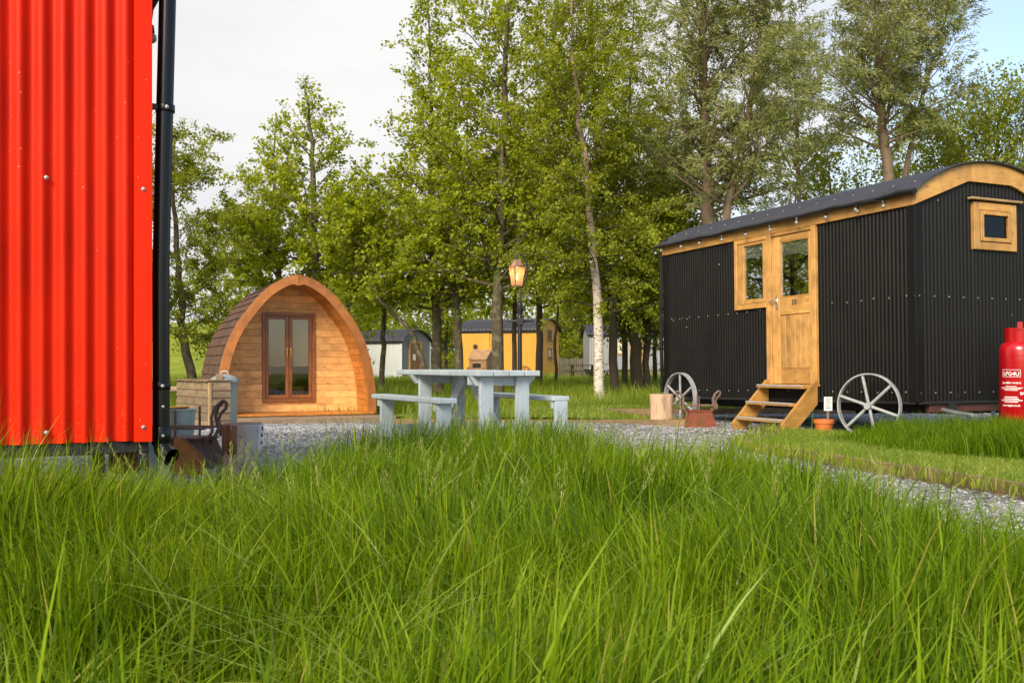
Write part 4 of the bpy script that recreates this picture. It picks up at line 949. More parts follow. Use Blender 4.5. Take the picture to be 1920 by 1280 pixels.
# shingle courses
fo = [Vector(p) for p in offs(outer, .045)]; fo[0] = Vector((0, PH - .05))
acc2 = [0]
for i in range(len(fo) - 1): acc2.append(acc2[-1] + (fo[i + 1] - fo[i]).length)
def al2(d): return Vector((float(np.interp(d, acc2, [p.x for p in fo])), float(np.interp(d, acc2, [p.y for p in fo]))))
ncs = 17; tl = acc2[-1] / ncs; tw_ = .178
right = MB()
for s in (-1, 1):
    for r_ in range(ncs):
        d1 = acc2[-1] - r_ * tl; d0 = max(0, d1 - tl * 1.12)
        p1, p0 = al2(d1), al2(d0); t_ = (p1 - p0).normalized(); nn = Vector((-t_.y, t_.x)); nn = nn if nn.x * 1 + nn.y * .2 > 0 else -nn
        nt_ = int((PLn - .036) / tw_) + 1
        for k in range(nt_):
            y0 = .036 + k * tw_ - (tw_ / 2 if r_ % 2 else 0); y1 = min(PLn, y0 + tw_ - .008); y0 = max(.036, y0)
            if y1 - y0 < .03: continue
            lift = .030 + random.uniform(-.004, .006); e = random.uniform(-.008, .008)
            a_, b_ = p0 + nn * .008, p1 + nn * lift + t_ * e
            q0, q1 = p0 + nn * .0, p1 + nn * (lift - .016) + t_ * e
            vs = [(s * a_.x, y0, a_.y), (s * a_.x, y1, a_.y), (s * b_.x, y1, b_.y), (s * b_.x, y0, b_.y), (s * q0.x, y0, q0.y), (s * q0.x, y1, q0.y), (s * q1.x, y1, q1.y), (s * q1.x, y0, q1.y)]
            fs = [(0, 1, 2, 3), (4, 7, 6, 5), (3, 2, 6, 7), (0, 3, 7, 4), (1, 5, 6, 2)]
            if s > 0: right.add(vs, fs)
            else: MB().add(vs, fs).build('shingle', 'shingle', pod)
ro = right.build('shingle_slope', 'shingle', pod); ro['kind'] = 'stuff'
MB().box((-.09, .04, PH - .045), (.09, PLn, PH - .01), .01).build('ridge_cap', 'shingle', pod)
# back wall
MB().prism([(x, z) for x, z in offs(outer, .07)] + [(-x, z) for x, z in offs(outer, .07)[::-1]], PLn - .06, PLn - .02).build('back_wall', 'podwall', pod)
# front wall boards, door opening
WY = .86; dx0, dx1, dz0, dz1 = -.505, .50, .20, 1.905
wl = offs(outer, .12); wl[0] = (0, PH - .14)
bh = .1305; z = .02; k = 0
while z < PH - .16:
    z1 = min(z + bh - .005, PH - .15); a0, a1 = wat(wl, z), wat(wl, z1)
    def bd_(xl0, xr0, xl1, xr1):
        m = MB(); m.add([(xl0, WY, z), (xr0, WY, z), (xr1, WY - .004, z1), (xl1, WY - .004, z1), (xl0, WY + .02, z), (xr0, WY + .02, z), (xr1, WY + .02, z1), (xl1, WY + .02, z1)],
                        [(0, 1, 2, 3), (4, 7, 6, 5), (0, 4, 5, 1), (3, 2, 6, 7), (0, 3, 7, 4), (1, 5, 6, 2)]); m.build('wall_board', 'podwall', pod)
    if z1 > dz0 + .01 and z < dz1 - .01:
        bd_(-a0, dx0 + .03, -a1, dx0 + .03); bd_(dx1 - .03, a0, dx1 - .03, a1); zs_ = (z, z1)
        if z < dz0 < z1: z1 = dz0 + .02; bd_(dx0 + .031, dx1 - .031, dx0 + .031, dx1 - .031)
        if z < dz1 < z1: z = dz1 - .02; bd_(dx0 + .031, dx1 - .031, dx0 + .031, dx1 - .031)
        z, z1 = zs_
    else: bd_(-a0, a0, -a1, a1)
    z += bh; k += 1
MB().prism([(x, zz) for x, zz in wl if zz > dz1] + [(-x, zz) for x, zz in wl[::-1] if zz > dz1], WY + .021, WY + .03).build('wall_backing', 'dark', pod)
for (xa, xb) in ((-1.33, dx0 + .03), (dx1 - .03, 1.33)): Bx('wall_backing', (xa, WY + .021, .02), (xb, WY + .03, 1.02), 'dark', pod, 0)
fr_ = .055
for (xa, xb, za, zb) in ((dx0, dx0 + fr_, dz0, dz1), (dx1 - fr_, dx1, dz0, dz1), (dx0 + fr_, dx1 - fr_, dz1 - fr_, dz1), (dx0 + fr_, dx1 - fr_, dz0, dz0 + .07)):
    Bx('door_frame', (xa, WY - .045, za), (xb, WY + .05, zb), 'poddoor', pod)
mid = (dx0 + dx1) / 2
for (l_, r_, hs) in ((dx0 + fr_ + .004, mid - .003, 1), (mid + .003, dx1 - fr_ - .004, -1)):
    dr = bpy.data.objects.new('door', None); C.objects.link(dr); dr.parent = pod
    zb_, zt_ = dz0 + .074, dz1 - fr_ - .004; sw = .062
    for (xa, xb, za, zb) in ((l_, l_ + sw, zb_, zt_), (r_ - sw, r_, zb_, zt_), (l_ + sw, r_ - sw, zt_ - .065, zt_), (l_ + sw, r_ - sw, zb_, zb_ + .065)):
        Bx('stile' if xb - xa < .1 else 'rail', (xa, WY - .028, za), (xb, WY + .02, zb), 'poddoor', dr)
    Bx('pane', (l_ + sw - .003, WY - .006, zb_ + .062), (r_ - sw + .003, WY, zt_ - .062), 'podglass', dr, 0)
    Bx('blind', (l_ + sw - .012, WY + .03, dz0 + .68), (r_ - sw + .012, WY + .036, zt_ - .02), 'beige', dr)
    hx = mid + (-.035 if hs > 0 else .035); h = MB(); h.box((hx - .012, WY - .036, 1.08), (hx + .012, WY - .028, 1.24), .003); h.tube([(hx, WY - .03, 1.19), (hx, WY - .07, 1.19), (hx - hs * .0, WY - .075, 1.10)], .008, 7)
    h.build('handle', 'brass', dr, True)
Bx('floor', (-1.38, .90, .0), (1.38, PLn - .07, .04), 'dark', pod)
Bx('bed', (-.9, 1.9, .05), (.2, 2.6, .42), 'darkwood', pod); Bx('bedside_table', (.12, 1.5, .05), (.42, 1.8, .48), 'huttimber_z', pod)
Bx('threshold', (-1.36, -.02, -.02), (1.40, WY - .01, .015), 'podsoffit', pod)
Bx('threshold_lip', (.95, -.06, -.015), (1.42, -.01, .035), 'podsoffit', pod)
dk = thing('pod_deck', 'low timber deck step in front of the arched pod', 'deck', (-3.93, 18.3, -.12), PHI)
for i in range(6): Bx('deck_board', (-1.72, -.80 + i * .123, -.055), (1.62, -.80 + i * .123 + .119, -.028), 'deck', dk, .003)
Bx('deck_front', (-1.72, -.83, -.16), (1.62, -.802, -.032), 'deck', dk, .003); Bx('deck_base', (-1.7, -.79, -.2), (1.6, -.08, -.06), 'deck', dk)

# ------------------------------------------------------------------ far huts
def far_hut(name, label, loc, rot, L_, W_, H_, base, walls, ends, roofm, rise=.45, pitch=.15, group=None):
    """local origin at the near corner: x<0 along the long visible side, y>0 ... end wall runs along +y"""
    t = thing(name, label, 'hut', loc, rot, group)
    m = corr_sheet(L_, base, H_, pitch, .03, 6); map_mb(m, lambda x, y, z: (x - L_, y, z)); m.build('side_wall', walls, t, True)
    m = corr_sheet(L_, base, H_, pitch, .03, 4); map_mb(m, lambda x, y, z: (x - L_, W_ - y, z)); m.build('side_wall', walls, t, True)
    n = 14; arc_ = [(W_ * k / n, H_ + rise * math.sin(math.pi * k / n) ** .8) for k in range(n + 1)]
    MB().prism([(0, base), (W_, base)] + arc_[::-1], -.03, -.005, 'yz').build('end_wall', ends, t)
    MB().prism([(0, base), (W_, base)] + arc_[::-1], -L_ + .005, -L_ + .03, 'yz').build('end_wall', ends, t)
    m = MB(); vs = []; nc = int((L_ + .3) / .2 * 6); 
    for i in range(nc + 1):
        x = -L_ - .15 + (L_ + .3) * i / nc; a = .018 * math.cos(2 * math.pi * x / .2)
        for k in range(n + 1):
            y = -.12 + (W_ + .24) * k / n; vs.append((x, y, H_ - .02 + (rise + .06) * math.sin(math.pi * k / n) ** .8 + a))
    m.add(vs, [(i * (n + 1) + k, i * (n + 1) + k + 1, (i + 1) * (n + 1) + k + 1, (i + 1) * (n + 1) + k) for i in range(nc) for k in range(n)])
    o = m.build('roof', roofm, t, True); o.modifiers.new('t', 'SOLIDIFY').thickness = .05
    Bx('eave_board', (-L_ - .1, -.06, H_ - .13), (.05, -.025, H_ + .02), 'chassis', t)
    return t
# yellow hut
YC = (at(1011, 48), 48.0, gz(1.3, 48))
yh = far_hut('yellow_hut', 'mustard yellow hut with dark curved roof behind the trees', YC, R(-26), 4.35, 2.35, 2.42, .33, 'yellow', 'yellow', 'blackroof', .55, .12)
Bx('flat_panel', (-4.36, -.045, .34), (-2.68, -.018, 2.30), 'yellow', yh)
m = MB(); c_ = (-3.45, 1.62); 
n = 20; vs = [(c_[0] + r * math.cos(2 * math.pi * k / n), y, c_[1] + r * math.sin(2 * math.pi * k / n)) for k in range(n) for r, y in ((.10, -.07), (.15, -.07), (.15, -.045), (.10, -.045))]
m.add(vs, [(k * 4 + j, k * 4 + (j + 1) % 4, ((k + 1) % n) * 4 + (j + 1) % 4, ((k + 1) % n) * 4 + j) for k in range(n) for j in range(4)]); ph_ = m.build('porthole', 'brown', yh, True)
MB().tube([(c_[0], -.05, c_[1]), (c_[0], -.046, c_[1])], .105, 16).build('porthole_glass', 'dark', ph_)
for z in (1.05, 1.95):
    wv = bpy.data.objects.new('window', None); C.objects.link(wv); wv.parent = yh
    y0 = .98
    for (ya, yb, za, zb) in ((y0, y0 + .09, z, z + .5), (y0 + .42, y0 + .5, z, z + .5), (y0 + .09, y0 + .42, z, z + .09), (y0 + .09, y0 + .42, z + .42, z + .5)): Bx('frame', (-.01, ya, za), (.03, yb, zb), 'brown', wv)
    Bx('pane', (-.004, y0 + .09, z + .09), (.006, y0 + .42, z + .42), 'glass', wv, 0); Bx('sill', (-.01, y0 - .08, z - .06), (.07, y0 + .58, z - .005), 'brown', wv)
for x in (-.75, -3.6): wheel_parts(yh, (x, -.10, .34), (0, 0, 0), .36, mat='rod', nsp=8, w=.05)
Bx('chassis', (-4.2, .2, .22), (-.1, .3, .33), 'chassis', yh)
for i in range(4): Bx('skirt_slat', (-.02, .25, .03 + i * .075), (.005, 1.1, .09 + i * .075), 'slatbox', yh)
# slatted box by the yellow hut
sb = thing('slatted_box', 'small slatted timber store with pitched lid and black slot', 'store', (at(912, 40), 40, gz(-1, 40)), R(-22))
for i in range(11):
    z0 = .1 + i * .088
    if z0 + .08 < .98: 
        if 5 < i < 8: Bx('slat', (-.76, -.02, z0), (-.60, 0, z0 + .08), 'slatbox', sb); Bx('slat', (-.24, -.02, z0), (0, 0, z0 + .08), 'slatbox', sb)
        else: Bx('slat', (-.76, -.02, z0), (0, 0, z0 + .08), 'slatbox', sb)
    Bx('slat', (-.0, .002, z0), (.02, .72, z0 + .08), 'slatbox', sb)
Bx('carcass', (-.755, .004, .08), (-.002, .70, .97), 'dark', sb)
MB().add([(-.80, -.06, .95), (.04, -.06, .95), (.04, .42, 1.32), (-.80, .42, 1.32), (-.80, -.06, .99), (.04, -.06, .99), (.04, .42, 1.36), (-.80, .42, 1.36)], [(0, 3, 2, 1), (4, 5, 6, 7), (0, 1, 5, 4), (1, 2, 6, 5), (2, 3, 7, 6), (3, 0, 4, 7)]).build('lid', 'slatbox', sb)
MB().prism([(-.0, .95), (.42, 1.32), (.75, .95)], -.01, .02, 'yz').build('gable', 'slatbox', sb)
# pale grey shed
shd = far_hut('grey_shed', 'pale grey corrugated shed with dark end wall and brown door', (at(753, 46), 46, gz(-5, 46) - .05), R(-30), 5.2, 2.3, 1.90, .05, 'palegrey', 'midgrey', 'blackroof', .52, .16)
Bx('corner_trim', (-.05, -.035, .05), (.04, .0, 1.88), 'palegrey', shd); Bx('corner_trim', (-.02, 2.28, .05), (.035, 2.33, 1.88), 'palegrey', shd)
dd = Bx('door', (-.002, .66, .05), (.03, 1.42, 1.80), 'brown', shd); Bx('jamb', (-.004, .56, .05), (.06, .658, 1.90), 'huttimber_z', shd); Bx('jamb', (-.004, 1.422, .05), (.06, 1.56, 1.90), 'huttimber_z', shd); Bx('door_head', (-.004, .659, 1.805), (.06, 1.42, 1.90), 'huttimber_y', shd)
Bx('notice', (.031, .86, 1.0), (.036, 1.06, 1.28), 'white', dd, 0)
# far grey hut
fg = far_hut('grey_hut', 'mid grey hut glimpsed between dark trunks beyond the long grass', (at(1262, 52), 52, gz(7, 52) + .05), R(4), 4.4, 2.3, 2.25, .42, 'fargrey', 'fargrey', 'blackroof', .5, .12)
fd = Bx('door', (-2.30, -.05, .42), (-1.55, -.02, 2.05), 'huttimber_z', fg); Bx('pane', (-2.15, -.056, 1.25), (-1.7, -.051, 1.9), 'glass', fd, 0)
fw_ = Bx('window', (-3.0, -.05, 1.2), (-2.45, -.02, 1.9), 'huttimber_z', fg); Bx('pane', (-2.92, -.056, 1.28), (-2.53, -.051, 1.82), 'glass', fw_, 0)
for x in (-.85, -3.5): wheel_parts(fg, (x, -.12, .40), (0, 0, 0), .40, w=.05)
# far fence and bench
fc = thing('grey_fence', 'weathered grey paling fence beyond the long grass', 'fence', (at(1046, 54), 54, gz(2.5, 54)), R(2))
for i in range(26):
    Bx('paling', (i * .115, 0, 0), (i * .115 + .085, .02, 1.02 + random.uniform(-.06, .06)), 'fence', fc)
for z in (.3, .8): Bx('rail', (-.05, .021, z), (3.05, .06, z + .09), 'fence', fc)
for x in (0, 1.5, 3.0): Bx('post', (x, .061, 0), (x + .1, .15, 1.15), 'fence', fc)
def far_table(px, Y, label):
    t = thing('garden_table', label, 'picnic table', (at(px, Y), Y, gz(at(px, Y), Y)), R(5))
    for i in range(4): Bx('tabletop_plank', (-.65, i * .16, .70), (.65, i * .16 + .15, .745), 'darkwood', t)
    for x in (-.45, .45):
        for (a, b) in ((-.12, .22), (.78, .42)): MB().obox((x, a, 0), (x, b, .70), .08, .05, (1, 0, 0)).build('leg', 'darkwood', t)
        Bx('bearer', (x - .03, -.25, .38), (x + .03, .9, .44), 'darkwood', t)
    for y in (-.3, .75): Bx('bench_seat', (-.65, y, .44), (.65, y + .2, .48), 'darkwood', t)
far_table(1094, 44, 'dark weathered picnic bench in front of the grey paling fence')
# ------------------------------------------------------------------ grass
def blade_mesh(name, px, py, pz, h, wd, az, lean, mat, segs=4, tint=None, face_az=None, droop=.25):
    n = len(px); ts = np.linspace(0, 1, segs + 1)[:-1]
    face_az = rng.uniform(0, math.pi, n) if face_az is None else face_az
    fx, fy = np.cos(face_az), np.sin(face_az); dx, dy = np.cos(az), np.sin(az)
    V = np.zeros((n, 2 * segs + 1, 3), np.float32)
    for i, t in enumerate(np.append(ts, 1.0)):
        b = lean * h * t ** 2.1; up = h * (t - droop * lean * t ** 3)
        cx, cy, cz = px + dx * b, py + dy * b, pz + up
        if i < segs:
            ww = wd * (.55 + .45 * min(1, t * 4)) * (1 - t ** 2.2) ** .8 * .5
            V[:, 2 * i, 0] = cx - fx * ww; V[:, 2 * i, 1] = cy - fy * ww; V[:, 2 * i, 2] = cz
            V[:, 2 * i + 1, 0] = cx + fx * ww; V[:, 2 * i + 1, 1] = cy + fy * ww; V[:, 2 * i + 1, 2] = cz
        else:
            V[:, 2 * segs, 0] = cx; V[:, 2 * segs, 1] = cy; V[:, 2 * segs, 2] = cz
    base = (np.arange(n) * (2 * segs + 1))[:, None]
    pat = []; st = []; c = 0
    for i in range(segs - 1): pat += [2 * i, 2 * i + 1, 2 * i + 3, 2 * i + 2]; st.append(c); c += 4
    pat += [2 * segs - 2, 2 * segs - 1, 2 * segs]; st.append(c); c += 3
    loops = (base + np.array(pat)[None]).ravel(); starts = (np.arange(n)[:, None] * c + np.array(st)[None]).ravel()
    tint = rng.uniform(0, 1, n) if tint is None else tint
    return np_mesh(name, V.reshape(-1, 3), loops, starts, mat, np.repeat(tint, segs), True)
def vnoise(x, y, s, seed):
    r = np.random.default_rng(seed); T = r.uniform(0, 1, (64, 64)); u = x * s; v = y * s
    i = np.floor(u).astype(int); j = np.floor(v).astype(int); fu = u - i; fv = v - j; fu = fu * fu * (3 - 2 * fu); fv = fv * fv * (3 - 2 * fv)
    a = T[i % 64, j % 64]; b = T[(i + 1) % 64, j % 64]; c = T[i % 64, (j + 1) % 64]; d = T[(i + 1) % 64, (j + 1) % 64]
    return (a * (1 - fu) + b * fu) * (1 - fv) + (c * (1 - fu) + d * fu) * fv
def scatter(poly, n):
    P = np.array(poly); lo, hi = P.min(0), P.max(0); xs_ = []; got = 0
    while got < n:
        q = rng.uniform(lo, hi, (n, 2)); q = q[inside(q[:, 0], q[:, 1], poly)]; xs_.append(q); got += len(q)
    return np.concatenate(xs_)[:n]
def stuff(o, label=None):
    o['kind'] = 'stuff'
    return o
# foreground long grass: only within the view cone (plus a margin for a step sideways)
q = scatter(GRASS, 225000); x, y = q[:, 0], q[:, 1]
k = (np.abs(x) < .60 * y + .9) & (y > .75); dens = np.clip(1.35 - .12 * y, .45, 1.0); k &= rng.uniform(0, 1, len(x)) < dens
x, y = x[k], y[k]
x = x + rng.normal(0, .02, len(x)); y = y + rng.normal(0, .02, len(y))
cl = vnoise(x, y, 2.1, 1); cl2 = vnoise(x, y, 7.0, 2); n = len(x)
h = (.25 + .19 * cl + .15 * cl2) * rng.uniform(.5, 1.12, n); h *= np.where(rng.uniform(0, 1, n) < .04, 1.22, 1)
# lower towards the hut's front and the right-hand path
h *= (1 + .10 * sstep(4.2, 5.6, y)) * (1 - .22 * sstep(3.5, 4.0, y) * sstep(-.8, -1.1, x)) * (1 + .22 * sstep(-1.0, -1.3, x) * sstep(3.5, 3.2, y) * sstep(2, 2.6, y))
az = vnoise(x, y, 1.3, 3) * 9.0 + rng.normal(0, 1.1, n); lean = np.clip(rng.gamma(2.0, .17, n), .04, 1.2)
wd = rng.uniform(.0042, .0092, n) * (1 + .35 * (rng.uniform(0, 1, n) < .12))
tint = np.clip(.06 + .70 * rng.uniform(0, 1, n) + .36 * (vnoise(x, y, .9, 4) - .5) + .30 * (vnoise(x, y, 5.0, 41) - .5), 0, .93); tint = np.where(rng.uniform(0, 1, n) < .014, .985, tint)
stuff(place('long_grass', blade_mesh('long_grass', x, y, np.zeros(n), h, wd, az, lean, 'grass', 5, tint)))
q = scatter(GRASS, 18000); x, y = q.T; k = (np.abs(x) < .58 * y + .6) & (y > .95); x, y = x[k][:8500], y[k][:8500]; n = len(x)
stuff(place('arching_grass', blade_mesh('arching_grass', x, y, np.zeros(n), rng.uniform(.36, .58, n), rng.uniform(.0055, .0108, n), vnoise(x, y, 1.1, 33) * 10 + rng.normal(0, 1.2, n), np.clip(rng.gamma(3.5, .36, n), .35, 2.0), 'grass_arch', 8, np.clip(rng.normal(.5, .25, n), 0, 1))))
# flowering stalks with seed heads
q = scatter(GRASS, 900); q = q[(np.abs(q[:, 0]) < .56 * q[:, 1] + .3) & (q[:, 1] > 2.8)][:150]
hs = rng.uniform(.42, .62, len(q)); azs = rng.uniform(0, 6.28, len(q)); ls = rng.uniform(.08, .35, len(q))
stuff(place('grass_stalks', blade_mesh('grass_stalks', q[:, 0], q[:, 1], np.zeros(len(q)), hs, np.full(len(q), .0026), azs, ls, 'seed', 5)))
sx_, sy_, sz_, sh_, sw_, sa_, sl_ = [], [], [], [], [], [], []
for i in range(len(q)):
    for j in range(46):
        t = .80 + .20 * j / 46; b = ls[i] * hs[i] * t ** 2.1
        wsp = .010 * math.sin(math.pi * min(1, (t - .78) / .22)) + .003
        sx_.append(q[i, 0] + math.cos(azs[i]) * b + rng.normal(0, wsp * .45)); sy_.append(q[i, 1] + math.sin(azs[i]) * b + rng.normal(0, wsp * .45)); sz_.append(hs[i] * (t - .25 * ls[i] * t ** 3) - .004)
nS = len(sx_)
stuff(place('grass_seed_heads', blade_mesh('grass_seed_heads', np.array(sx_), np.array(sy_), np.array(sz_), rng.uniform(.009, .02, nS), np.full(nS, .0028), rng.uniform(0, 6.28, nS), rng.uniform(.1, .5, nS), 'seed', 2)))
# mound of longer grass on the right lawn
q = scatter(MOUND, 30000); x, y = q.T; n = len(x); P = np.array(MOUND); ctr = P.mean(0)
h = (.16 + .20 * vnoise(x, y, 2.2, 5)) * rng.uniform(.35, 1.2, n) * (.45 + .55 * sstep(3.3, 4.1, x)); az = vnoise(x, y, 1.8, 6) * 9 + rng.normal(0, 1, n)
tint = np.clip(.10 + .50 * rng.uniform(0, 1, n) + .3 * (vnoise(x, y, 2, 9) - .5), 0, .9)
stuff(place('grass_mound', blade_mesh('grass_mound', x + rng.normal(0, .06, n), y + rng.normal(0, .06, n), np.full(n, .05), h, rng.uniform(.005, .009, n), az, np.clip(rng.gamma(2, .2, n), .05, 1.1), 'grass', 4, tint)))
# short lawn blades
q = scatter([(2.2, 9.4), (3.25, 11.75), (3.75, 11.25), (4.25, 10.5), (5.2, 10.7), (7, 11.5), (7, 4.2), (3.5, 5.0)], 60000); x, y = q.T; n = len(x)
stuff(place('lawn_grass', blade_mesh('lawn_grass', x, y, np.full(n, .05), rng.uniform(.015, .05, n), rng.uniform(.005, .009, n), rng.uniform(0, 6.28, n), rng.uniform(.2, 1, n), 'lawn', 2, np.clip(rng.uniform(0, 1, n) * .7 + .6 * (vnoise(x, y, 1.7, 8) - .3), 0, 1))))
q = scatter(BACKLAWN, 60000); x, y = q.T; d = 16.5 - (x + 1.94) * .863
k = (y < 17.3) & (np.abs(x) < .6 * y); x, y = x[k], y[k]; n = len(x)
stuff(place('back_lawn_grass', blade_mesh('back_lawn_grass', x, y, g(x, y) + .055, rng.uniform(.02, .07, n), rng.uniform(.008, .014, n), rng.uniform(0, 6.28, n), rng.uniform(.2, 1, n), 'lawn', 2)))
# meadow behind the edging and round the trees
MEAD = [(-14, 20.5), (-2.0, 19.0), (-1.6, 17.7), (1.5, 16.9), (14, 17.2), (24, 30), (24, 46), (-24, 46), (-22, 28)]
q = scatter(MEAD, 170000); x, y = q.T; k = (np.abs(x) < .56 * y + .5) & (rng.uniform(0, 1, len(x)) < np.clip(1.9 - y / 22, .35, 1)); x, y = x[k], y[k]; n = len(x)
h = (.20 + .26 * vnoise(x, y, .8, 12)) * rng.uniform(.6, 1.2, n) * (.45 + .55 * sstep(17, 18.6, y)); az = vnoise(x, y, .7, 13) * 9 + rng.normal(0, 1, n)
stuff(place('meadow_grass', blade_mesh('meadow_grass', x, y, g(x, y), h, rng.uniform(.010, .018, n) * np.clip(y / 20, 1, 2), az, np.clip(rng.gamma(2, .18, n), .05, 1), 'grass_far', 3, np.clip(.1 + .55 * rng.uniform(0, 1, n) + .4 * (vnoise(x, y, .5, 14) - .5), 0, 1))))
# tufts along the gravel edges
tq = []
for (a, b, m_) in (((-1.96, 16.5), (2.25, 12.88), 900), ((3.4, 5.1), (2.2, 9.42), 700), ((2.2, 9.42), (3.25, 11.7), 350), ((1.5, 15.95), (5.6, 16.25), 2200)):
    t = rng.uniform(0, 1, m_); nx_, ny_ = (b[1] - a[1]), -(b[0] - a[0]); l_ = math.hypot(nx_, ny_); o_ = rng.normal(.10, .05, m_) * (1 if a != (3.4, 5.1) else 1)
    tq.append(np.stack([a[0] + (b[0] - a[0]) * t - nx_ / l_ * o_, a[1] + (b[1] - a[1]) * t - ny_ / l_ * o_], -1))
tq = np.concatenate(tq); x, y = tq.T; n = len(x)
stuff(place('edge_grass', blade_mesh('edge_grass', x, y, g(x, y) + .04, rng.uniform(.05, .16, n), rng.uniform(.006, .011, n), rng.uniform(0, 6.28, n), rng.uniform(.1, .9, n), 'grass_far', 3)))

# ------------------------------------------------------------------ slate chips on the gravel
q = scatter(GRAVEL, 110000); x, y = q.T; k = (np.abs(x) < .58 * y + .4) & (y > 2.4) & (y < 17.5)
x, y = x[k], y[k]; k = rng.uniform(0, 1, len(x)) < np.clip(9.0 / y, .45, 1); x, y = x[k][:80000], y[k][:80000]; n = len(x)
octv = np.array([(1, 0, 0), (0, 1, 0), (-1, 0, 0), (0, -1, 0), (0, 0, 1)], float); octf = np.array([(0, 1, 4), (1, 2, 4), (2, 3, 4), (3, 0, 4)])
a = rng.uniform(0, 6.28, n); ca_, sa_ = np.cos(a), np.sin(a); s0 = np.clip(rng.lognormal(-4.15, .42, n), .007, .045); s1 = s0 * rng.uniform(.5, 1, n); s2 = rng.uniform(.004, .011, n)
V = np.zeros((n, 5, 3)); jit = rng.uniform(.6, 1.25, (n, 5))
lx = octv[None, :, 0] * s0[:, None] * jit; ly = octv[None, :, 1] * s1[:, None] * jit; lz = octv[None, :, 2] * s2[:, None] * jit
tlx, tly = rng.normal(0, .25, n), rng.normal(0, .25, n)
V[..., 0] = x[:, None] + lx * ca_[:, None] - ly * sa_[:, None]; V[..., 1] = y[:, None] + lx * sa_[:, None] + ly * ca_[:, None]
V[..., 2] = (g(x, y) + .004)[:, None] + lz + lx * tlx[:, None] * .6 + ly * tly[:, None] * .6
loops = (np.arange(n)[:, None, None] * 5 + octf[None]).ravel()
ch = place('slate_chips', np_mesh('slate_chips', V.reshape(-1, 3), loops, np.arange(n * 4) * 3, 'chips', np.repeat(rng.uniform(0, 1, n), 4))); ch['kind'] = 'stuff'

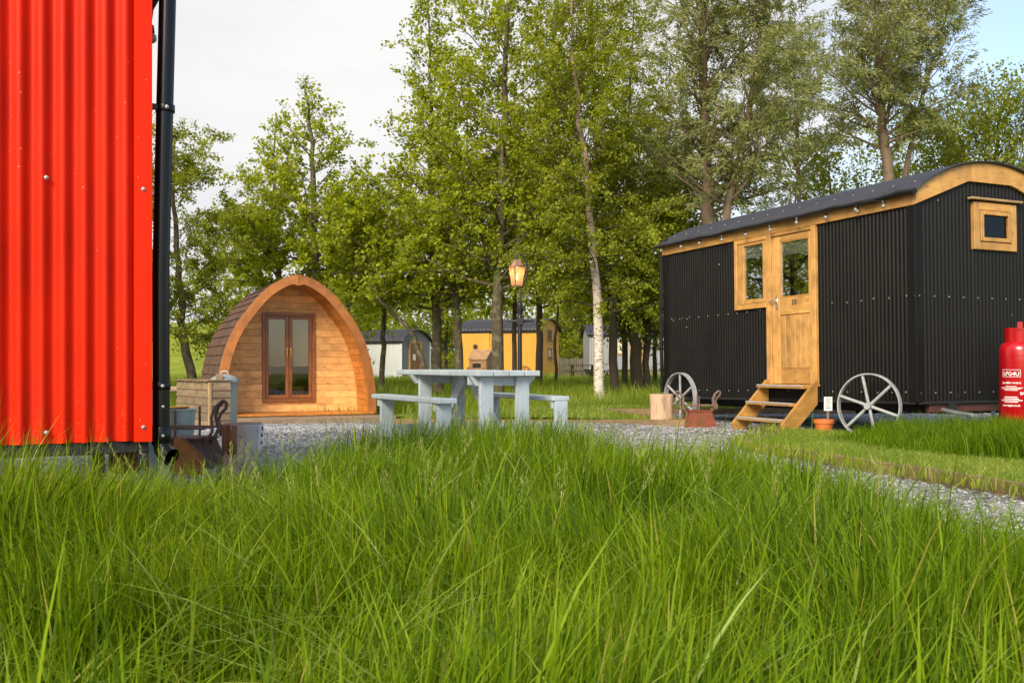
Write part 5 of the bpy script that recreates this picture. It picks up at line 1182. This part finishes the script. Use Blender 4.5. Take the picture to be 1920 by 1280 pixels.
# ------------------------------------------------------------------ trees
def leaf_mesh(name, P, D, size, asp, mat, tint):
    """P centres, D axis direction of every leaf"""
    n = len(P); D = D / (np.linalg.norm(D, axis=1, keepdims=True) + 1e-9)
    r = rng.normal(0, .62, (n, 3)) + np.array([-.25, -.45, .75]); S = np.cross(D, r); S /= (np.linalg.norm(S, axis=1, keepdims=True) + 1e-9); Nn = np.cross(S, D)
    l = (size * rng.uniform(.5, 1.3, n))[:, None]; w_ = l * asp
    V = np.stack([P, P + D * l * .45 + S * w_ * .5 + Nn * l * .10, P + D * l, P + D * l * .45 - S * w_ * .5 + Nn * l * .10], 1)
    loops = np.arange(n * 4); return np_mesh(name, V.reshape(-1, 3), loops, np.arange(n) * 4, mat, tint)
def tree(label, path, r0, crown0, Rc, kind, nprim, nleaf, seed, bark_, group='tall trees behind the huts', size=None, env=None, name='tree', upk=1.0, extra=None, top_thin=0.0):
    """path: list of world trunk points (bottom to top)"""
    rs = np.random.default_rng(seed); pts = [Vector(p) for p in path]
    t = thing(name, label, 'tree', tuple(pts[0]), 0, group); b0 = pts[0]; H = pts[-1].z - pts[0].z
    # smooth trunk
    def cr(p, u):
        m = len(p) - 1; f = min(u * m, m - 1e-6); i = int(f); f -= i
        p0, p1, p2, p3 = p[max(i - 1, 0)], p[i], p[i + 1], p[min(i + 2, m)]
        return .5 * ((2 * p1) + (p2 - p0) * f + (2 * p0 - 5 * p1 + 4 * p2 - p3) * f * f + (3 * p1 - p0 - 3 * p2 + p3) * f ** 3)
    NT = 22; tp = [cr(pts, i / NT) - b0 for i in range(NT + 1)]
    for i in range(1, NT): tp[i] += Vector((rs.normal(0, .02), rs.normal(0, .02), 0))
    tr_ = [r0 * ((1 - i / NT) ** .85 * .96 + .04) * (1.25 if i == 0 else 1) for i in range(NT + 1)]
    trunk = MB(); trunk.tube(tp, tr_, 10); trunk.build('trunk', bark_, t, True)
    limbs = MB(); LP = []; LD = []; LW = []
    env = env or (lambda s: (.50 + .5 * math.sin(math.pi * min(1, s * 1.25 + .12))) * (1 - s) ** .55 + .05)
    size = size or {'alder': .088, 'birch': .066, 'willow': .125, 'dark': .085}[kind]
    asp = {'alder': .85, 'birch': .75, 'willow': .24, 'dark': .8}[kind]
    for k in range(nprim):
        s = (k + rs.uniform(0, 1)) / nprim; u = crown0 + (1 - crown0) * s * .985
        f = u * NT; i = min(int(f), NT - 1); p = tp[i].lerp(tp[i + 1], f - i)
        a = k * 2.39996 + rs.normal(0, .35); ln_ = Rc * env(s) * rs.uniform(.62, 1.18); el = R(8 + 42 * s) * upk + rs.normal(0, .14)
        if kind == 'willow': el += R(22)
        d = Vector((math.cos(a) * math.cos(el), math.sin(a) * math.cos(el), math.sin(el)))
        bp = [p]; cur = d.copy(); ns = 6
        for j in range(ns):
            cur += Vector((rs.normal(0, .13), rs.normal(0, .13), rs.normal(.04, .10))); cur.normalize(); bp.append(bp[-1] + cur * ln_ / ns)
        br = max(.008, tr_[i] * (.20 if kind == 'birch' else .34) * (1 - .4 * s)); limbs.tube(bp, [br * (1 - .82 * j / ns) for j in range(ns + 1)], 5, False)
        nsec = max(3, int(ln_ * 4.2))
        for j in range(nsec):
            v_ = .10 + .90 * (j + rs.uniform(0, 1)) / nsec; f2 = v_ * ns; i2 = min(int(f2), ns - 1); q0 = bp[i2].lerp(bp[i2 + 1], f2 - i2)
            dd_ = (bp[i2 + 1] - bp[i2]).normalized(); sd_ = Vector((rs.normal(), rs.normal(), rs.normal(.15, .6))); sd_ = (sd_ - dd_ * sd_.dot(dd_)).normalized()
            dir_ = (dd_ * .75 + sd_ * rs.uniform(.5, 1.1) + Vector((0, 0, -.25 if kind == 'birch' else .05))).normalized()
            sl = ln_ * rs.uniform(.20, .42) * (1.15 - .5 * v_) + .14
            e_ = q0 + dir_ * sl; e_.z -= sl * (.22 if kind in ('birch', 'willow') else .02)
            md = q0 + dir_ * sl * .5
            limbs.tube([q0, md, e_], [max(.004, br * .28), .0045, .002], 3, False)
            LP.append((q0, md, e_)); LW.append(sl * (1 - s * top_thin) ** 1.5)
    limbs.build('limbs', 'bark_dark' if bark_ == 'bark_birch' else bark_, t)
    nleaf = int(nleaf * {'alder': .78, 'birch': .98, 'willow': 1.0, 'dark': .85}[kind]); LWn = np.array(LW) * np.exp(rs.normal(0, .45, len(LW))); cnt = rs.multinomial(nleaf, LWn / LWn.sum())
    A = np.repeat(np.array([[*l[0]] for l in LP]), cnt, 0); B = np.repeat(np.array([[*l[1]] for l in LP]), cnt, 0); E = np.repeat(np.array([[*l[2]] for l in LP]), cnt, 0)
    n = len(A); u = rs.uniform(.12, 1.08, n)[:, None]; Pp = A * (1 - u) ** 2 + 2 * B * u * (1 - u) + E * u * u + rs.normal(0, .055 if kind != 'dark' else .09, (n, 3))
    D = (E - A) / (np.linalg.norm(E - A, axis=1, keepdims=True) + 1e-9) * .6 + rs.normal(0, .75, (n, 3))
    if kind == 'willow': D = (E - A) / (np.linalg.norm(E - A, axis=1, keepdims=True) + 1e-9) * 1.1 + rs.normal(0, .5, (n, 3)); D[:, 2] -= .5
    elif kind == 'birch': D[:, 2] -= .5
    else: D[:, 2] -= .1
    branch_t = np.repeat(rs.uniform(-.16, .16, len(LP)), cnt); tint = np.clip(rs.uniform(.1, .9, n) + branch_t, 0, 1)
    place('crown', leaf_mesh('crown', Pp, D, size, asp, 'leaf_' + kind, tint), t)
    return t
def W3(px, py, Y): return (at(px, Y), Y, zat(py, Y))
def TP(base_px, Y, pts, dy=0):
    b = (at(base_px, Y), Y); return [(b[0], b[1], gz(*b) - .05)] + [(at(px, Y) , Y + dy * i, zat(py, Y)) for i, (px, py) in enumerate(pts)]
alder_env = None
slim = lambda s: (.62 + .38 * math.sin(math.pi * min(1, s * 1.2 + .15))) * (1 - s) ** .75 + .03
full = lambda s: (.75 + .25 * math.sin(math.pi * s)) * (1 - s ** 3.5) ** .8 + .12
tree('small pale-stemmed tree with a crooked leaning trunk behind the pod', TP(378, 23, [(348, 650), (338, 560), (330, 430), (322, 330), (330, 245)]), .12, .20, 1.75, 'birch', 56, 30000, 21, 'bark_alder', env=full)
tree('slender alder with a bare trunk showing above the pod shingles', TP(520, 27, [(520, 560), (518, 440), (514, 330), (517, 222)]), .11, .22, 2.3, 'alder', 52, 20000, 22, 'bark_alder', env=slim, top_thin=.8)
tree('young alder with a thin nearly bare leader above the pod arch', TP(592, 25, [(592, 560), (590, 420), (586, 290), (578, 210), (570, 148)]), .12, .22, 2.3, 'alder', 60, 24000, 23, 'bark_alder', env=lambda s: (.62 + .38 * math.sin(math.pi * min(1, s * 1.2 + .15))) * (1 - s) ** 1.0 + .05, top_thin=.97)
tree('tall alder with a mossy trunk between the grey shed and yellow hut', TP(822, 25, [(818, 600), (812, 480), (808, 330), (806, 150), (804, -12)]), .135, .22, 3.1, 'alder', 92, 36000, 24, 'bark_alder', env=lambda s: (1 - s) ** .8 * (.8 + .2 * math.sin(9 * s)) + .05)
tree('thin alder with a curved stem arching in front of the grey shed', TP(806, 24, [(780, 640), (740, 590), (700, 545), (672, 470), (655, 380)]), .075, .48, 1.5, 'alder', 40, 12000, 35, 'bark_alder', env=full)
tree('slim sapling in front of the pale grey shed', TP(716, 27, [(717, 640), (720, 560), (712, 470), (706, 380)]), .085, .42, 1.5, 'alder', 40, 12000, 25, 'bark_alder', env=full)
tree('second alder with a mossy trunk beside the slatted store', TP(860, 24.5, [(857, 610), (850, 520), (846, 400), (850, 260), (868, 120)]), .12, .31, 2.0, 'alder', 62, 20000, 26, 'bark_alder', env=full)
tree('thick alder trunk standing in front of the yellow hut', TP(932, 23, [(932, 600), (938, 470), (944, 300), (950, 120), (955, -60), (955, -190)]), .155, .235, 2.35, 'alder', 84, 34000, 27, 'bark_alder', env=full)
tree('thin dark stem right behind the lamp post', TP(966, 25, [(964, 620), (966, 520), (976, 430), (990, 330), (1005, 230)]), .07, .40, 1.6, 'alder', 48, 14000, 28, 'bark_dark', env=full)
tree('tall birch with a white peeling trunk beyond the lamp post', TP(1124, 21, [(1121, 600), (1113, 470), (1098, 330), (1083, 200), (1074, 60), (1070, -110)]), .115, .18, 1.75, 'birch', 80, 34000, 29, 'bark_birch', env=full)
tree('tall tree with a straight brown trunk next to the white birch', TP(1150, 23.5, [(1150, 600), (1140, 470), (1122, 330), (1112, 160), (1110, 0), (1112, -150)]), .115, .24, 2.0, 'birch', 76, 32000, 30, 'bark_dark', env=full)
tree('slender dark-stemmed tree just behind the brown trunk', TP(1172, 26, [(1170, 610), (1172, 500), (1176, 360), (1180, 200), (1186, 60), (1188, -80)]), .085, .22, 2.0, 'birch', 66, 24000, 31, 'bark_dark', env=full)
tree('spreading dark tree with several stems in front of the far grey hut', TP(1196, 24.5, [(1190, 640), (1182, 560), (1180, 470), (1190, 370), (1200, 270)]), .17, .20, 2.1, 'dark', 64, 22000, 32, 'bark_dark', env=full)
tree('dark twin stem leaning outward from the spreading dark tree', TP(1212, 24.6, [(1214, 620), (1222, 540), (1236, 450), (1246, 360)]), .10, .24, 1.8, 'dark', 46, 14000, 33, 'bark_dark', env=full)
tree('small twisted shrub tree at the end of the yellow hut', TP(1042, 33, [(1040, 640), (1046, 590), (1040, 540), (1030, 480), (1040, 400)]), .06, .48, 1.9, 'alder', 44, 15000, 34, 'bark_dark', env=full)
tree('tall willow with pale upright limbs behind the black hut eave', TP(1335, 22, [(1330, 520), (1326, 380), (1322, 240), (1318, 80), (1316, -70), (1318, -200)]), .20, .30, 2.1, 'willow', 66, 26000, 36, 'bark_willow', env=full)
tree('leaning willow limb rising behind the black hut roof', TP(1338, 21.5, [(1345, 520), (1362, 400), (1390, 290), (1412, 170), (1428, 40), (1440, -90)]), .13, .34, 1.85, 'willow', 60, 22000, 37, 'bark_willow', env=full)
tree('thin willow stem between the two large willows', TP(1520, 27, [(1510, 560), (1500, 400), (1495, 260), (1490, 160), (1480, 90)]), .09, .30, 1.9, 'willow', 48, 15000, 38, 'bark_willow', env=full)
tree('large willow with a thick brown trunk above the hut roof', TP(1672, 24, [(1668, 560), (1664, 360), (1656, 240), (1650, 170), (1640, 60), (1632, -70)]), .185, .42, 2.3, 'willow', 62, 24000, 39, 'bark_willow', env=full)
tree('willow fork spreading to the right beside the thick brown trunk', TP(1690, 24.4, [(1688, 540), (1690, 380), (1712, 250), (1745, 130), (1775, 30), (1800, -40)]), .10, .45, 1.75, 'willow', 48, 13000, 40, 'bark_willow', env=full)
tree('bushy dark green tree behind the end of the black hut roof', TP(1885, 27, [(1880, 560), (1874, 420), (1868, 300), (1880, 180)]), .16, .22, 3.0, 'dark', 74, 28000, 41, 'bark_dark', env=full)
tree('bushy green tree filling the gap behind the black hut roof', TP(1770, 30, [(1768, 560), (1766, 440), (1770, 330), (1776, 235)]), .13, .22, 2.6, 'dark', 60, 20000, 42, 'bark_dark', env=full)
tree('yellow-green shrub tree low behind the black hut roof', TP(1560, 29, [(1562, 580), (1566, 470), (1560, 370), (1552, 290)]), .10, .18, 2.6, 'alder', 60, 20000, 43, 'bark_dark', env=full)
tree('leafy shrub tree behind the left end of the black hut', TP(1265, 26, [(1262, 600), (1258, 500), (1262, 400), (1258, 300)]), .10, .14, 2.1, 'dark', 58, 18000, 44, 'bark_dark', env=full)
tree('broad leafy tree far behind the lamp post', TP(1010, 34, [(1012, 600), (1008, 500), (1004, 400), (1000, 320)]), .14, .3, 2.6, 'dark', 60, 13000, 45, 'bark_dark', env=full, size=.11)
tree('broad leafy tree far behind the grey shed', TP(690, 55, [(690, 620), (694, 560), (690, 510), (686, 470)]), .14, .3, 3.0, 'alder', 56, 13000, 46, 'bark_dark', env=full, size=.13)
tree('low leafy tree on the slope behind the pod', TP(455, 40, [(455, 640), (452, 580), (450, 520), (446, 450)]), .12, .10, 2.6, 'alder', 50, 12000, 47, 'bark_dark', env=full, size=.11)
tree('round leafy tree out of view beyond the red hut, added for the window reflections', [(-10.6, 18.4, -.2), (-10.6, 18.4, 2.5), (-10.4, 18.5, 5), (-10.4, 18.5, 7)], .14, .16, 2.4, 'dark', 56, 13000, 48, 'bark_dark', env=full, size=.12)  # unseen tree, added so the black hut's panes reflect dark foliage
tree('tall leafy tree out of view past the red hut, added for the window reflections', [(-14.0, 20.6, -.2), (-14, 20.6, 3), (-14.2, 20.5, 6), (-14.2, 20.5, 9)], .16, .14, 2.8, 'dark', 60, 13000, 49, 'bark_dark', env=full, size=.13)  # second unseen tree, put here only to be mirrored in the hut glass
tree('low bushy tree rising behind the grey paling fence', TP(1090, 57, [(1090, 640), (1088, 600), (1092, 560), (1090, 510)]), .12, .08, 2.6, 'dark', 46, 9000, 50, 'bark_dark', env=full, size=.16)
tree('bushy undergrowth tree among the dark stems before the far grey hut', TP(1228, 31, [(1228, 640), (1226, 590), (1230, 530), (1228, 470)]), .08, .30, 1.9, 'dark', 46, 12000, 51, 'bark_dark', env=full, size=.10)
tree('bushy tree behind the gap between the grey shed and yellow hut', TP(836, 58, [(836, 640), (838, 600), (834, 550), (836, 500)]), .12, .08, 2.3, 'alder', 44, 9000, 52, 'bark_dark', env=full, size=.16)
tree('leafy shrub tree just right of the pod behind the sapling', TP(650, 33, [(650, 630), (652, 580), (648, 530), (650, 470)]), .08, .12, 1.9, 'alder', 44, 12000, 53, 'bark_dark', env=full, size=.10)
# far wood: reads as one mass
cx_ = rng.uniform(-15, 46, 150); cy_ = rng.uniform(60, 80, 150); chh = rng.uniform(2.0, 6.0, 150)
idx = rng.integers(0, 150, 52000); dv = rng.normal(0, 1, (52000, 3)); dv /= np.linalg.norm(dv, axis=1, keepdims=True); rad = rng.uniform(.55, 1.05, 52000)[:, None]
P = np.stack([cx_[idx], cy_[idx], g(cx_[idx], cy_[idx]) + chh[idx] * .5], -1) + dv * rad * np.stack([chh[idx] * .5, chh[idx] * .5, chh[idx] * .55], -1)
P[:, 2] = np.maximum(P[:, 2], g(P[:, 0], P[:, 1]) + .05)
fwood = place('distant_wood', leaf_mesh('distant_wood', P, rng.normal(0, 1, (52000, 3)), .30, .8, 'leaf_dark', np.clip(rng.uniform(0, .8, 52000) + rng.uniform(-.2, .4, 150)[idx], 0, 1))); fwood['kind'] = 'stuff'
